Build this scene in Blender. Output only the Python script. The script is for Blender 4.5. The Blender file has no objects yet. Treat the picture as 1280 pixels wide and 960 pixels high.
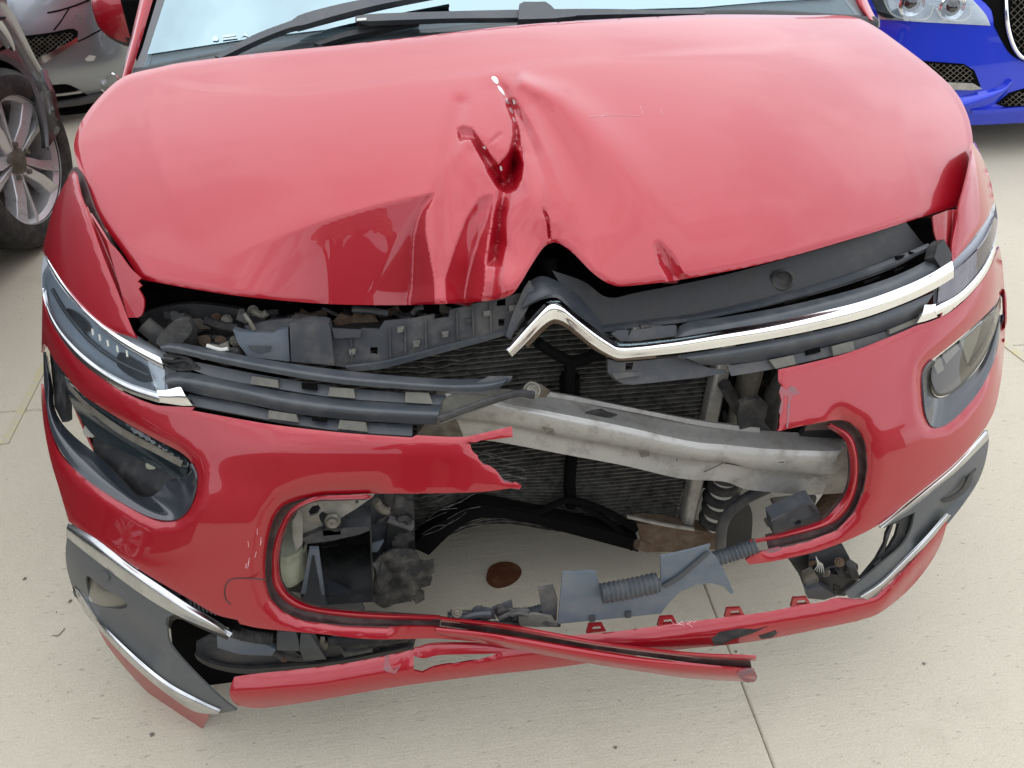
import bpy, bmesh, math, random
import numpy as np
from mathutils.geometry import delaunay_2d_cdt
from mathutils import Vector, Matrix, Euler
random.seed(7); rng=np.random.default_rng(7)
sc=bpy.context.scene; COL=sc.collection
# ---------------- camera ----------------
CAM=np.array([-.28,-.85,1.5]); YAW,PITCH,ROLL=np.radians([9.7,38.6,1.2]); FPX=1004.
_f=np.array([np.sin(YAW)*np.cos(PITCH),np.cos(YAW)*np.cos(PITCH),-np.sin(PITCH)])
_r=np.array([np.cos(YAW),-np.sin(YAW),0.]); _u=np.cross(_r,_f)
RT=_r*np.cos(ROLL)+_u*np.sin(ROLL); UP=-_r*np.sin(ROLL)+_u*np.cos(ROLL); FW=_f
def rays(px):
    px=np.atleast_2d(np.asarray(px,float))[:,:2]
    d=FW+np.outer((px[:,0]-640)/FPX,RT)-np.outer((px[:,1]-480)/FPX,UP)
    return d/np.linalg.norm(d,axis=1)[:,None]
def proj(P):
    d=np.atleast_2d(P)-CAM; D=d@FW
    return np.stack([640+FPX*(d@RT)/D,480-FPX*(d@UP)/D],1)
def curve(xs,ys):
    xs=np.array(xs,float);ys=np.array(ys,float)
    m=np.gradient(ys,xs); X=np.linspace(xs[0],xs[-1],800)
    k=np.clip(np.searchsorted(xs,X)-1,0,len(xs)-2);h=xs[k+1]-xs[k];t=(X-xs[k])/h
    Y=(2*t**3-3*t**2+1)*ys[k]+(t**3-2*t**2+t)*h*m[k]+(3*t**2-2*t**3)*ys[k+1]+(t**3-t**2)*h*m[k+1]
    w=np.hanning(61);w/=w.sum();Y=np.convolve(np.pad(Y,30,mode='reflect',reflect_type='odd'),w,'valid')
    return lambda z:np.interp(z,X,Y)
class Shell:
    bulge=0.
    def __init__(s,W,y0,yb=1.0,n=None,org=(0,0),yaw=0,far=4.):
        s.W,s.y0,s.yb,s.n,s.org,s.yaw,s.far=W,y0,yb,n,org,yaw,far
    def loc(s,P):
        x=P[:,0]-s.org[0];y=P[:,1]-s.org[1];c,q=np.cos(s.yaw),np.sin(s.yaw)
        return c*x+q*y,-q*x+c*y,P[:,2]
    def G(s,P):
        x,y,z=s.loc(P);n=s.n(z);L=s.yb-s.y0(z)
        X=np.abs(x)/(s.W(z)*(1+s.bulge*(x<0)*np.exp(-((z-.50)/.24)**2)+s.bulge*.6*(x>0)*np.exp(-((z-.60)/.16)**2)));Y=np.clip((s.yb-y)/L,0,None)
        return (X**n+Y**n+1e-12)**(1/n)-1
class Field:
    far=4.
    def __init__(s,H): s.H=H
    def G(s,P): return P[:,2]-s.H(P[:,0],P[:,1])
class Plane:
    def __init__(s,p,n): s.p=np.array(p,float);s.nn=np.array(n,float)/np.linalg.norm(n)
    def hit(s,px):
        d=rays(px);t=((s.p-CAM)@s.nn)/(d@s.nn);return CAM+d*t[:,None]
def hit(px,S,off=0.):
    px=np.atleast_2d(np.asarray([q[:2] for q in px],float)).copy()
    d=rays(px)
    if hasattr(S,'hit'): P=S.hit(px)
    else:
        ts=np.linspace(.55,S.far,140) if S.far<5 else np.linspace(.6,S.far,220)
        g=np.stack([S.G(CAM+d*t) for t in ts],1)
        neg=g<0;has=neg.any(1);k=np.where(has,neg.argmax(1),g.argmin(1));k=np.clip(k,1,len(ts)-1)
        lo=ts[k-1];hi=ts[k].copy()
        for _ in range(16):
            m=(lo+hi)/2;gm=S.G(CAM+d*m[:,None]);b=gm<0
            hi=np.where(b,m,hi);lo=np.where(b,lo,m)
        t=np.where(has,(lo+hi)/2,ts[g.argmin(1)])
        # refine the nearest approach of rays that miss
        mi=~has
        if mi.any():
            a=ts[np.clip(g.argmin(1)-1,0,len(ts)-1)];b2=ts[np.clip(g.argmin(1)+1,0,len(ts)-1)]
            for _ in range(16):
                m1=a+(b2-a)/3;m2=b2-(b2-a)/3
                c=S.G(CAM+d*m1[:,None])<S.G(CAM+d*m2[:,None])
                b2=np.where(c,m2,b2);a=np.where(c,a,m1)
            t=np.where(mi,(a+b2)/2,t)
        P=CAM+d*t[:,None]
    return P+d*(np.asarray(off,float).reshape(-1,1) if np.ndim(off) else off)
def grad(S,P):
    e=1e-3
    g=np.stack([S.G(P+np.eye(3)[i]*e)-S.G(P-np.eye(3)[i]*e) for i in range(3)],1)
    return g/np.linalg.norm(g,axis=1)[:,None]
BODY=Shell(curve([0,.15,.3,.45,.6,.75,.85,.95,1.0,1.06,1.2],[.88,.935,.965,.97,.96,.94,.905,.845,.80,.74,.6]),
  curve([0,.1,.2,.3,.4,.5,.58,.65,.75,.85,.95,1.0,1.1,1.25],[-.05,-.085,-.09,-.058,-.033,-.012,.008,.052,.125,.198,.28,.34,.5,.75]),1.0,
  curve([0,.3,.45,.6,.75,.9,1.2],[5,5,4.4,3.6,3.8,4.2,4.2]),(.014,0))
_b=curve([-.1,.0,.1,.17,.25,.35,.5,.65,.8,1.0,1.3],[.56,.69,.80,.862,.915,.965,1.02,1.06,1.085,1.10,1.11])
BODY.bulge=.034
HOOD=Field(lambda x,y:_b(y-.24*x*x)-.06*x*x)
cam=bpy.data.cameras.new('camera'); co=bpy.data.objects.new('camera',cam); COL.objects.link(co)
cam.sensor_width=36; cam.lens=36*FPX/1280; cam.clip_start=.02; cam.clip_end=2000
M_=Matrix((RT,UP,-FW)).transposed().to_4x4(); M_.translation=Vector(CAM); co.matrix_world=M_; sc.camera=co
# ---------------- world, sun, exposure ----------------
SUN_EL,SUN_AZ=math.radians(62),math.radians(15)
w=bpy.data.worlds.new('World'); sc.world=w; w.use_nodes=True; nt=w.node_tree; nt.nodes.clear()
N=lambda t:nt.nodes.new(t); Lk=lambda a,b:nt.links.new(a,b)
sky=N('ShaderNodeTexSky'); sky.sky_type='NISHITA'; sky.sun_disc=False; sky.sun_elevation=SUN_EL; sky.sun_rotation=SUN_AZ; sky.air_density=1.2; sky.dust_density=2.5
tc=N('ShaderNodeTexCoord'); mp=N('ShaderNodeMapping'); mp.inputs['Scale'].default_value=(1,1,2.2); Lk(tc.outputs['Generated'],mp.inputs[0])
ns=N('ShaderNodeTexNoise'); ns.inputs['Scale'].default_value=2.6; ns.inputs['Detail'].default_value=6; ns.inputs['Roughness'].default_value=.55; Lk(mp.outputs[0],ns.inputs[0])
rp=N('ShaderNodeValToRGB'); rp.color_ramp.elements[0].position=.42; rp.color_ramp.elements[0].color=(.66,.66,.66,1); rp.color_ramp.elements[1].position=.53; rp.color_ramp.elements[1].color=(1,1,1,1); Lk(ns.outputs[0],rp.inputs[0])
mx=N('ShaderNodeMix'); mx.data_type='RGBA'; mx.inputs[7].default_value=(14.2,14.8,15.9,1); Lk(rp.outputs[0],mx.inputs[0]); Lk(sky.outputs[0],mx.inputs[6])
dv=N('ShaderNodeVectorMath'); dv.operation='DOT_PRODUCT'; dv.inputs[1].default_value=(math.sin(SUN_AZ)*math.cos(SUN_EL),math.cos(SUN_AZ)*math.cos(SUN_EL),math.sin(SUN_EL)); Lk(tc.outputs['Generated'],dv.inputs[0])
mr_=N('ShaderNodeMapRange'); mr_.inputs[1].default_value=-.6; mr_.inputs[2].default_value=1; mr_.inputs[3].default_value=.82; mr_.inputs[4].default_value=1.15; Lk(dv.outputs['Value'],mr_.inputs[0])
ml_=N('ShaderNodeVectorMath'); ml_.operation='SCALE'; Lk(mx.outputs[2],ml_.inputs[0]); Lk(mr_.outputs[0],ml_.inputs['Scale'])
bg=N('ShaderNodeBackground'); bg.inputs[1].default_value=.115; Lk(ml_.outputs[0],bg.inputs[0])
wo=N('ShaderNodeOutputWorld'); Lk(bg.outputs[0],wo.inputs[0])
sl=bpy.data.lights.new('sun','SUN'); sl.energy=.5; sl.angle=math.radians(100); sl.color=(1,.96,.9)
so=bpy.data.objects.new('sun',sl); COL.objects.link(so)
sd=Vector((math.sin(SUN_AZ)*math.cos(SUN_EL),math.cos(SUN_AZ)*math.cos(SUN_EL),math.sin(SUN_EL)))
so.rotation_euler=sd.to_track_quat('Z','Y').to_euler(); so.location=sd*20
sc.view_settings.view_transform='Standard'; sc.view_settings.look='None'; sc.view_settings.gamma=1; sc.view_settings.exposure=0.12
sc.cycles.max_bounces=8
# ---------------- materials ----------------
MAT={}
def mat(name,base,rough=.5,metal=0,coat=0,coat_rough=.03,spec=.5,noise=None,bump=None,dirt=None,ior=None,trans=0,alpha=1,emis=None,coord='Object'):
    m=bpy.data.materials.new(name); m.use_nodes=True; t=m.node_tree; b=t.nodes['Principled BSDF']
    b.inputs['Base Color'].default_value=(*base,1); b.inputs['Roughness'].default_value=rough; b.inputs['Metallic'].default_value=metal
    b.inputs['Coat Weight'].default_value=coat; b.inputs['Coat Roughness'].default_value=coat_rough; b.inputs['Specular IOR Level'].default_value=spec
    if ior: b.inputs['IOR'].default_value=ior
    b.inputs['Transmission Weight'].default_value=trans; b.inputs['Alpha'].default_value=alpha
    tc=t.nodes.new('ShaderNodeTexCoord'); co=tc.outputs[coord]
    last=None
    if noise:   # (scale, colour2, lo, hi)
        n=t.nodes.new('ShaderNodeTexNoise'); n.inputs['Scale'].default_value=noise[0]; n.inputs['Detail'].default_value=6; t.links.new(co,n.inputs[0])
        r=t.nodes.new('ShaderNodeMapRange'); r.inputs[1].default_value=noise[2]; r.inputs[2].default_value=noise[3]; t.links.new(n.outputs[0],r.inputs[0])
        x=t.nodes.new('ShaderNodeMix'); x.data_type='RGBA'; x.inputs[6].default_value=(*base,1); x.inputs[7].default_value=(*noise[1],1)
        t.links.new(r.outputs[0],x.inputs[0]); last=x.outputs[2]
    if dirt:    # (scale, colour, lo, hi, rough)
        n=t.nodes.new('ShaderNodeTexNoise'); n.inputs['Scale'].default_value=dirt[0]; n.inputs['Detail'].default_value=9; n.inputs['Roughness'].default_value=.7; t.links.new(co,n.inputs[0])
        r=t.nodes.new('ShaderNodeMapRange'); r.inputs[1].default_value=dirt[2]; r.inputs[2].default_value=dirt[3]; t.links.new(n.outputs[0],r.inputs[0])
        x=t.nodes.new('ShaderNodeMix'); x.data_type='RGBA'; x.inputs[6].default_value=(*base,1); x.inputs[7].default_value=(*dirt[1],1)
        if last: t.links.new(last,x.inputs[6])
        t.links.new(r.outputs[0],x.inputs[0]); last=x.outputs[2]
        q=t.nodes.new('ShaderNodeMapRange'); q.inputs[3].default_value=rough; q.inputs[4].default_value=dirt[4]; t.links.new(r.outputs[0],q.inputs[0]); t.links.new(q.outputs[0],b.inputs['Roughness'])
    if last: t.links.new(last,b.inputs['Base Color'])
    if bump:    # (scale, distance)
        n=t.nodes.new('ShaderNodeTexNoise'); n.inputs['Scale'].default_value=bump[0]; n.inputs['Detail'].default_value=4; t.links.new(co,n.inputs[0])
        u=t.nodes.new('ShaderNodeBump'); u.inputs['Distance'].default_value=bump[1]; u.inputs['Strength'].default_value=1; t.links.new(n.outputs[0],u.inputs['Height']); t.links.new(u.outputs[0],b.inputs['Normal'])
    MAT[name]=m; return m
mat('red_paint',(.335,.0004,.010),rough=.38,metal=.28,coat=1,coat_rough=.02,noise=(650,(.45,.18,.17),.70,.78),dirt=(7,(.36,.003,.016),.52,.8,.45))
MAT['red_paint'].node_tree.nodes['Principled BSDF'].inputs['Coat IOR'].default_value=1.5
mat('red_paint_dusty',(.30,.008,.014),rough=.5,metal=.2,coat=.8,coat_rough=.12,dirt=(9,(.30,.12,.09),.5,.75,.7))
mat('raw_tear',(.30,.09,.10),rough=.7,dirt=(60,(.16,.13,.14),.45,.6,.8))
mat('bare_metal',(.62,.6,.58),rough=.35,metal=.8,bump=(500,.001))
mat('black_plastic',(.016,.017,.018),rough=.5,dirt=(25,(.07,.065,.06),.5,.75,.85))
mat('slat_plastic',(.048,.055,.064),rough=.33,dirt=(14,(.11,.11,.105),.48,.8,.7),bump=(900,.0003))
mat('dusty_plastic',(.042,.045,.05),rough=.55,dirt=(16,(.14,.13,.115),.45,.74,.9))
mat('tab_plastic',(.12,.118,.10),rough=.7,dirt=(30,(.20,.19,.155),.4,.7,.9))
mat('bezel_plastic',(.085,.09,.092),rough=.42,bump=(1500,.0002),dirt=(10,(.14,.14,.13),.5,.8,.6))
mat('blue_plastic',(.10,.125,.155),rough=.5,dirt=(20,(.16,.17,.18),.4,.7,.7))
mat('gloss_black',(.012,.013,.016),rough=.06,coat=1,spec=.8)
mat('satin_black',(.022,.026,.033),rough=.22,coat=.6,coat_rough=.12)
mat('chrome',(.90,.91,.92),rough=.13,metal=1,dirt=(12,(.7,.7,.7),.55,.85,.2))
mat('dull_chrome',(.55,.56,.57),rough=.2,metal=1,dirt=(12,(.3,.3,.28),.45,.8,.4))
mat('aluminium',(.40,.39,.365),rough=.42,metal=.5,dirt=(26,(.22,.20,.165),.48,.74,.75),bump=(220,.0006))
mat('dirty_steel',(.22,.21,.18),rough=.5,metal=.4,dirt=(18,(.10,.08,.055),.4,.65,.85),bump=(90,.002))
mat('rust',(.085,.05,.03),rough=.85,dirt=(30,(.16,.12,.08),.4,.7,.9),bump=(120,.003))
mat('radiator_metal',(.13,.125,.11),rough=.5,metal=.3,dirt=(50,(.04,.037,.033),.42,.62,.8))
mat('groove',(.045,.02,.02),rough=.6,dirt=(30,(.12,.08,.07),.45,.7,.9))
mat('radiator_core',(.012,.012,.012),rough=.8)
mat('rubber',(.02,.02,.02),rough=.75,dirt=(20,(.09,.085,.075),.45,.7,.9),bump=(200,.0008))
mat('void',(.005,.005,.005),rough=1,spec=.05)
mat('white_clip',(.55,.55,.5),rough=.5)
mat('lamp_grey',(.50,.54,.58),rough=.35,coat=.3)
mat('lamp_dark',(.014,.022,.026),rough=.16,coat=.7)
mat('lamp_beige',(.12,.112,.088),rough=.3,coat=.4)
mat('primer_grey',(.30,.29,.25),rough=.6,dirt=(20,(.16,.15,.12),.45,.7,.8))
mat('green_dust',(.36,.38,.28),rough=.6,dirt=(15,(.2,.2,.14),.45,.7,.8))
mat('ceramic_grey',(.12,.125,.13),rough=.5)
mat('alloy',(.72,.73,.74),rough=.28,metal=.5,dirt=(20,(.30,.29,.27),.55,.8,.6))
def glass_mat(name,tint,refl,base=(.9,.95,.97)):
    m=bpy.data.materials.new(name); m.use_nodes=True; t=m.node_tree; t.nodes.clear()
    g=t.nodes.new('ShaderNodeBsdfGlossy'); g.inputs['Color'].default_value=(*tint,1); g.inputs['Roughness'].default_value=.01
    p=t.nodes.new('ShaderNodeBsdfTransparent'); p.inputs[0].default_value=(*base,1)
    f=t.nodes.new('ShaderNodeFresnel'); f.inputs[0].default_value=1.5; a=t.nodes.new('ShaderNodeMath'); a.inputs[1].default_value=refl; t.links.new(f.outputs[0],a.inputs[0]); a.use_clamp=True
    gm=t.nodes.new('ShaderNodeNewGeometry'); sb=t.nodes.new('ShaderNodeMath'); sb.operation='SUBTRACT'; sb.inputs[0].default_value=1; t.links.new(gm.outputs['Backfacing'],sb.inputs[1]); mu=t.nodes.new('ShaderNodeMath'); mu.operation='MULTIPLY'; t.links.new(a.outputs[0],mu.inputs[0]); t.links.new(sb.outputs[0],mu.inputs[1])
    x=t.nodes.new('ShaderNodeMixShader'); t.links.new(mu.outputs[0],x.inputs[0]); t.links.new(p.outputs[0],x.inputs[1]); t.links.new(g.outputs[0],x.inputs[2])
    o=t.nodes.new('ShaderNodeOutputMaterial'); t.links.new(x.outputs[0],o.inputs[0]); MAT[name]=m
glass_mat('windscreen_glass',(.70,.93,1.0),.36,(.45,.5,.52))
glass_mat('clear_glass',(.9,.97,1),.0,(.85,.92,.94))
glass_mat('lamp_lens',(.9,.96,1),.13,(.80,.83,.85))
glass_mat('smoked_lens',(.95,.92,.95),.10,(.38,.36,.40))
glass_mat('tinted_lens',(.95,.95,1),.02,(.72,.70,.64))
# ---------------- scene object helpers ----------------
def thing(name,label,cat,loc=(0,0,0),rotz=0,group=None):
    o=bpy.data.objects.new(name,None); COL.objects.link(o); o.location=loc; o.rotation_euler=(0,0,rotz); o['label']=label; o['category']=cat
    o.empty_display_size=.1
    if group:o['group']=group
    return o
def link(name,me,m,parent=None,label=None,kind=None):
    o=bpy.data.objects.new(name,me); COL.objects.link(o)
    if m is not None: me.materials.append(MAT[m])
    if parent is not None:
        o.parent=parent
        W=parent_world(parent); o.matrix_parent_inverse=W.inverted()
    if label:o['label']=label
    if kind:o['kind']=kind
    return o
def parent_world(p):
    W=Matrix.LocRotScale(p.location,p.rotation_euler,p.scale)
    if p.parent is not None: W=parent_world(p.parent)@p.matrix_parent_inverse@W
    return W
def mesh(name,V,F,m,parent=None,smooth=30,label=None,kind=None,bevel=0):
    me=bpy.data.meshes.new(name); me.from_pydata([tuple(v) for v in V],[],[tuple(f) for f in F]); me.update()
    bm=bmesh.new(); bm.from_mesh(me); bmesh.ops.remove_doubles(bm,verts=bm.verts,dist=1e-5); bmesh.ops.recalc_face_normals(bm,faces=bm.faces); bm.to_mesh(me); bm.free()
    if smooth:
        for p in me.polygons:p.use_smooth=True
        me.set_sharp_from_angle(angle=math.radians(smooth))
    o=link(name,me,m,parent,label,kind)
    if bevel:
        b=o.modifiers.new('edge','BEVEL'); b.width=bevel; b.segments=2; b.limit_method='ANGLE'; b.angle_limit=math.radians(40)
    return o
def resample(pts,M,smooth=True,closed=False):
    P=np.array([p[:2] for p in pts],float)
    if smooth and len(P)>2:
        Q=[];n=len(P)
        for i in range(n if closed else n-1):
            a,b,c,d=(P[(i-1)%n] if closed or i>0 else 2*P[0]-P[1]),P[i],P[(i+1)%n],(P[(i+2)%n] if closed or i<n-2 else 2*P[-1]-P[-2])
            for t in np.linspace(0,1,8,endpoint=False):
                Q.append(.5*((2*b)+(c-a)*t+(2*a-5*b+4*c-d)*t*t+(3*b-a-3*c+d)*t**3))
        if not closed:Q.append(P[-1])
        P=np.array(Q)
    if closed:P=np.vstack([P,P[:1]])
    s=np.r_[0,np.cumsum(np.linalg.norm(np.diff(P,axis=0),axis=1))]
    T=np.linspace(0,s[-1],M+1)[:-1] if closed else np.linspace(0,s[-1],M)
    return np.stack([np.interp(T,s,P[:,0]),np.interp(T,s,P[:,1])],1)
def outl(pts,step,smooth):
    """closed outline; points flagged (x,y,1) are sharp corners"""
    n=len(pts);c=[i for i,p in enumerate(pts) if len(p)>2]
    if not smooth: 
        out=[]
        for i in range(n):
            a=np.array(pts[i][:2],float);b=np.array(pts[(i+1)%n][:2],float);k=max(1,int(round(np.linalg.norm(b-a)/step)))
            out+= [a+(b-a)*t/k for t in range(k)]
        return np.array(out)
    if not c:
        L=sum(np.linalg.norm(np.array(pts[i][:2])-np.array(pts[i-1][:2])) for i in range(n)); return resample(pts,max(8,int(L/step)),True,True)
    pts=pts[c[0]:]+pts[:c[0]];c=[i-c[0] for i in c]+[n];pts=pts+[pts[0]];out=[]
    for a,b in zip(c[:-1],c[1:]):
        seg=pts[a:b+1];L=sum(np.linalg.norm(np.array(seg[i][:2],float)-np.array(seg[i-1][:2],float)) for i in range(1,len(seg)))
        out.append(resample(seg,max(2,int(L/step)+1))[:-1])
    return np.vstack(out)
def inside(P,poly):
    x,y=P[:,0],P[:,1];r=np.zeros(len(P),bool);n=len(poly)
    for i in range(n):
        x1,y1=poly[i];x2,y2=poly[(i+1)%n]
        if y1==y2:continue
        k=((y1>y)!=(y2>y))&(x<(x2-x1)*(y-y1)/(y2-y1)+x1);r^=k
    return r
def pdist(P,poly,closed=True):
    """distance to polyline, parameter along it (0..1), signed side"""
    P=np.asarray(P,float);A=np.array([p[:2] for p in poly],float);n=len(A);best=np.full(len(P),1e9);par=np.zeros(len(P));side=np.zeros(len(P))
    L=0;segs=[]
    for i in range(n if closed else n-1):
        a=A[i];b=A[(i+1)%n];l=np.linalg.norm(b-a);segs.append((a,b,l,L));L+=l
    for a,b,l,s in segs:
        if l<1e-9:continue
        u=(b-a)/l;q=P-a;t=np.clip(q@u,0,l);e=q-t[:,None]*u;d=np.hypot(e[:,0],e[:,1]);k=d<best
        best=np.where(k,d,best);par=np.where(k,(s+t)/L,par);side=np.where(k,np.sign(u[0]*q[:,1]-u[1]*q[:,0]),side)
    return best,par,side
def vnormals(V,F):
    F=np.array(F);n=np.zeros_like(V);f=np.cross(V[F[:,1]]-V[F[:,0]],V[F[:,2]]-V[F[:,0]])
    for k in range(F.shape[1]): np.add.at(n,F[:,k],f)
    n/=np.linalg.norm(n,axis=1)[:,None]+1e-12
    s=np.sign(((CAM-V)*n).sum(1)).mean()
    return n if s>=0 else -n
def solid(name,V,F,m,parent,thick,label=None,smooth=35,kind=None,dirv=None):
    V=np.asarray(V,float);n=vnormals(V,[f[:3] for f in F]) if dirv is None else np.tile(-np.array(dirv,float),(len(V),1))
    cnt={}
    for f in F:
        for i in range(len(f)):
            e=(f[i],f[(i+1)%len(f)]);cnt[e]=1
    rim=[e for e in cnt if (e[1],e[0]) not in cnt]
    N_=len(V);V2=np.vstack([V,V-n*thick]);FF=list(map(tuple,F))+[tuple(N_+i for i in reversed(f)) for f in F]
    FF+=[(b,a,a+N_,b+N_) for a,b in rim]
    return mesh(name,V2,FF,m,parent,smooth,label,kind)
def tri(outline,holes,step,extra=None):
    pts=[outline]+holes;V=np.vstack(pts);E=[];o=0
    for p in pts:
        n=len(p);E+=[(o+i,o+(i+1)%n) for i in range(n)];o+=n
    lo,hi=outline.min(0),outline.max(0)
    gx=np.arange(lo[0]+step/2,hi[0],step);gy=np.arange(lo[1]+step/2,hi[1],step*.87)
    G=[]
    for j,y in enumerate(gy):
        for x in gx:G.append((x+(j%2)*step/2,y))
    if extra is not None:G+=list(extra)
    if G:
        G=np.array(G,float);k=inside(G,outline)
        for h in holes:k&=~inside(G,h)
        G=G[k]
        for p in pts:
            if len(G):G=G[pdist(G,p)[0]>step*.4]
        V=np.vstack([V,G]) if len(G) else V
    r=delaunay_2d_cdt([Vector(v) for v in V],E,[],0,1e-4)
    W=np.array([tuple(v) for v in r[0]]);F=np.array([f for f in r[2] if len(f)==3]);c=W[F].mean(1)
    k=inside(c,outline)
    for h in holes:k&=~inside(c,h)
    return W,F[k]
def patch(name,m,outline,S,off=0.,thick=.003,holes=(),step=7,parent=None,disp=None,roll=None,smooth=True,label=None,kind=None,ang=35,dirv=None,extra=None):
    O=outl(outline,step,smooth);H=[outl(h,step,smooth) for h in holes]
    W,F=tri(O,H,step,extra)
    o=off(W) if callable(off) else off
    if roll:
        d=pdist(W,O)[0]
        for h in H:d=np.minimum(d,pdist(W,h)[0])
        o=o+roll[1]*np.clip(1-d/roll[0],0,1)**2
    P=hit(W,S,o)
    if disp is not None:P=disp(W,P)
    return solid(name,P,[tuple(map(int,f)) for f in F],m,parent,thick,label,ang,kind,dirv)
def band(name,m,rows,S,offs,M=60,sub=4,thick=.003,parent=None,label=None,ang=40,dirv=None):
    """loft between polylines given in the view, each with its own extra distance; real 3-D after the surface hit"""
    R=np.stack([np.c_[resample(r,M),np.full(M,o)] for r,o in zip(rows,offs)])
    n=len(R);Q=[]
    for i in range(n-1):
        a=R[i-1] if i>0 else 2*R[0]-R[1];b,c=R[i],R[i+1];d=R[i+2] if i<n-2 else 2*R[-1]-R[-2]
        k=sub if n>2 else max(1,sub//2)
        for t in np.linspace(0,1,k,endpoint=False):Q.append(.5*((2*b)+(c-a)*t+(2*a-5*b+4*c-d)*t*t+(3*b-a-3*c+d)*t**3) if n>2 else b+(c-b)*t)
    Q.append(R[-1]);Q=np.array(Q);K=len(Q)
    P=hit(Q.reshape(-1,3)[:,:2],S,Q.reshape(-1,3)[:,2])
    F=[(i*M+j,i*M+j+1,(i+1)*M+j+1,(i+1)*M+j) for i in range(K-1) for j in range(M-1)]
    return solid(name,P,F,m,parent,thick,label,ang,None,dirv)
def tube3(name,m,pts,r,seg=10,parent=None,label=None,closed=False,rib=None,kind=None):
    P=np.array(pts,float)
    if len(P)>2:
        Q=[];n=len(P)
        for i in range(n-1):
            a=P[i-1] if i>0 else 2*P[0]-P[1];b,c=P[i],P[i+1];d=P[i+2] if i<n-2 else 2*P[-1]-P[-2]
            K=8 if not rib else max(4,int(np.linalg.norm(c-b)/(rib/4)))
            for t in np.linspace(0,1,K,endpoint=False):Q.append(.5*((2*b)+(c-a)*t+(2*a-5*b+4*c-d)*t*t+(3*b-a-3*c+d)*t**3))
        Q.append(P[-1]);P=np.array(Q)
    elif rib:
        K=int(np.linalg.norm(P[1]-P[0])/(rib/4));P=np.array([P[0]+(P[1]-P[0])*t for t in np.linspace(0,1,K)])
    n=len(P);T=np.gradient(P,axis=0);T/=np.linalg.norm(T,axis=1)[:,None]+1e-12
    up=np.array([0,0,1.]) if abs(T[0][2])<.9 else np.array([1.,0,0]);V=[]
    for i in range(n):
        a=np.cross(T[i],up);a/=np.linalg.norm(a);b=np.cross(a,T[i]);up=b
        rr=(r[0]+(r[1]-r[0])*i/(n-1)) if isinstance(r,tuple) else r
        if rib: rr*=1+.09*math.cos(i*math.pi/2)
        V+=[P[i]+rr*(a*math.cos(q)+b*math.sin(q)) for q in np.linspace(0,2*math.pi,seg,endpoint=False)]
    F=[(i*seg+j,i*seg+(j+1)%seg,(i+1)*seg+(j+1)%seg,(i+1)*seg+j) for i in range(n-1) for j in range(seg)]
    F+=[tuple(range(seg-1,-1,-1)),tuple((n-1)*seg+j for j in range(seg))]
    return mesh(name,V,F,m,parent,40,label,kind)
def box(name,m,c,s,rot=(0,0,0),parent=None,bevel=.004,label=None,kind=None):
    V=[Vector((x*s[0]/2,y*s[1]/2,z*s[2]/2)) for x in(-1,1) for y in(-1,1) for z in(-1,1)]
    R=Euler(rot).to_matrix();V=[R@v+Vector(c) for v in V]
    F=[(0,1,3,2),(4,6,7,5),(0,4,5,1),(2,3,7,6),(0,2,6,4),(1,5,7,3)]
    return mesh(name,V,F,m,parent,30,label,kind,bevel)
def revolve(name,m,prof,c,axis,seg=40,parent=None,label=None,smooth=35):
    """profile of (radius, along) turned about axis through c"""
    ax=Vector(axis).normalized();q=ax.to_track_quat('Z','Y').to_matrix();V=[];n=len(prof)
    for r,h in prof:
        for k in range(seg):
            t=2*math.pi*k/seg;V.append(q@Vector((r*math.cos(t),r*math.sin(t),h))+Vector(c))
    F=[(i*seg+j,i*seg+(j+1)%seg,(i+1)*seg+(j+1)%seg,(i+1)*seg+j) for i in range(n-1) for j in range(seg)]
    return mesh(name,V,F,m,parent,smooth,label)
def YP(y,tx=0.,tz=0.): return Plane((0,y,.5),(tx,-1,tz))
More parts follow.
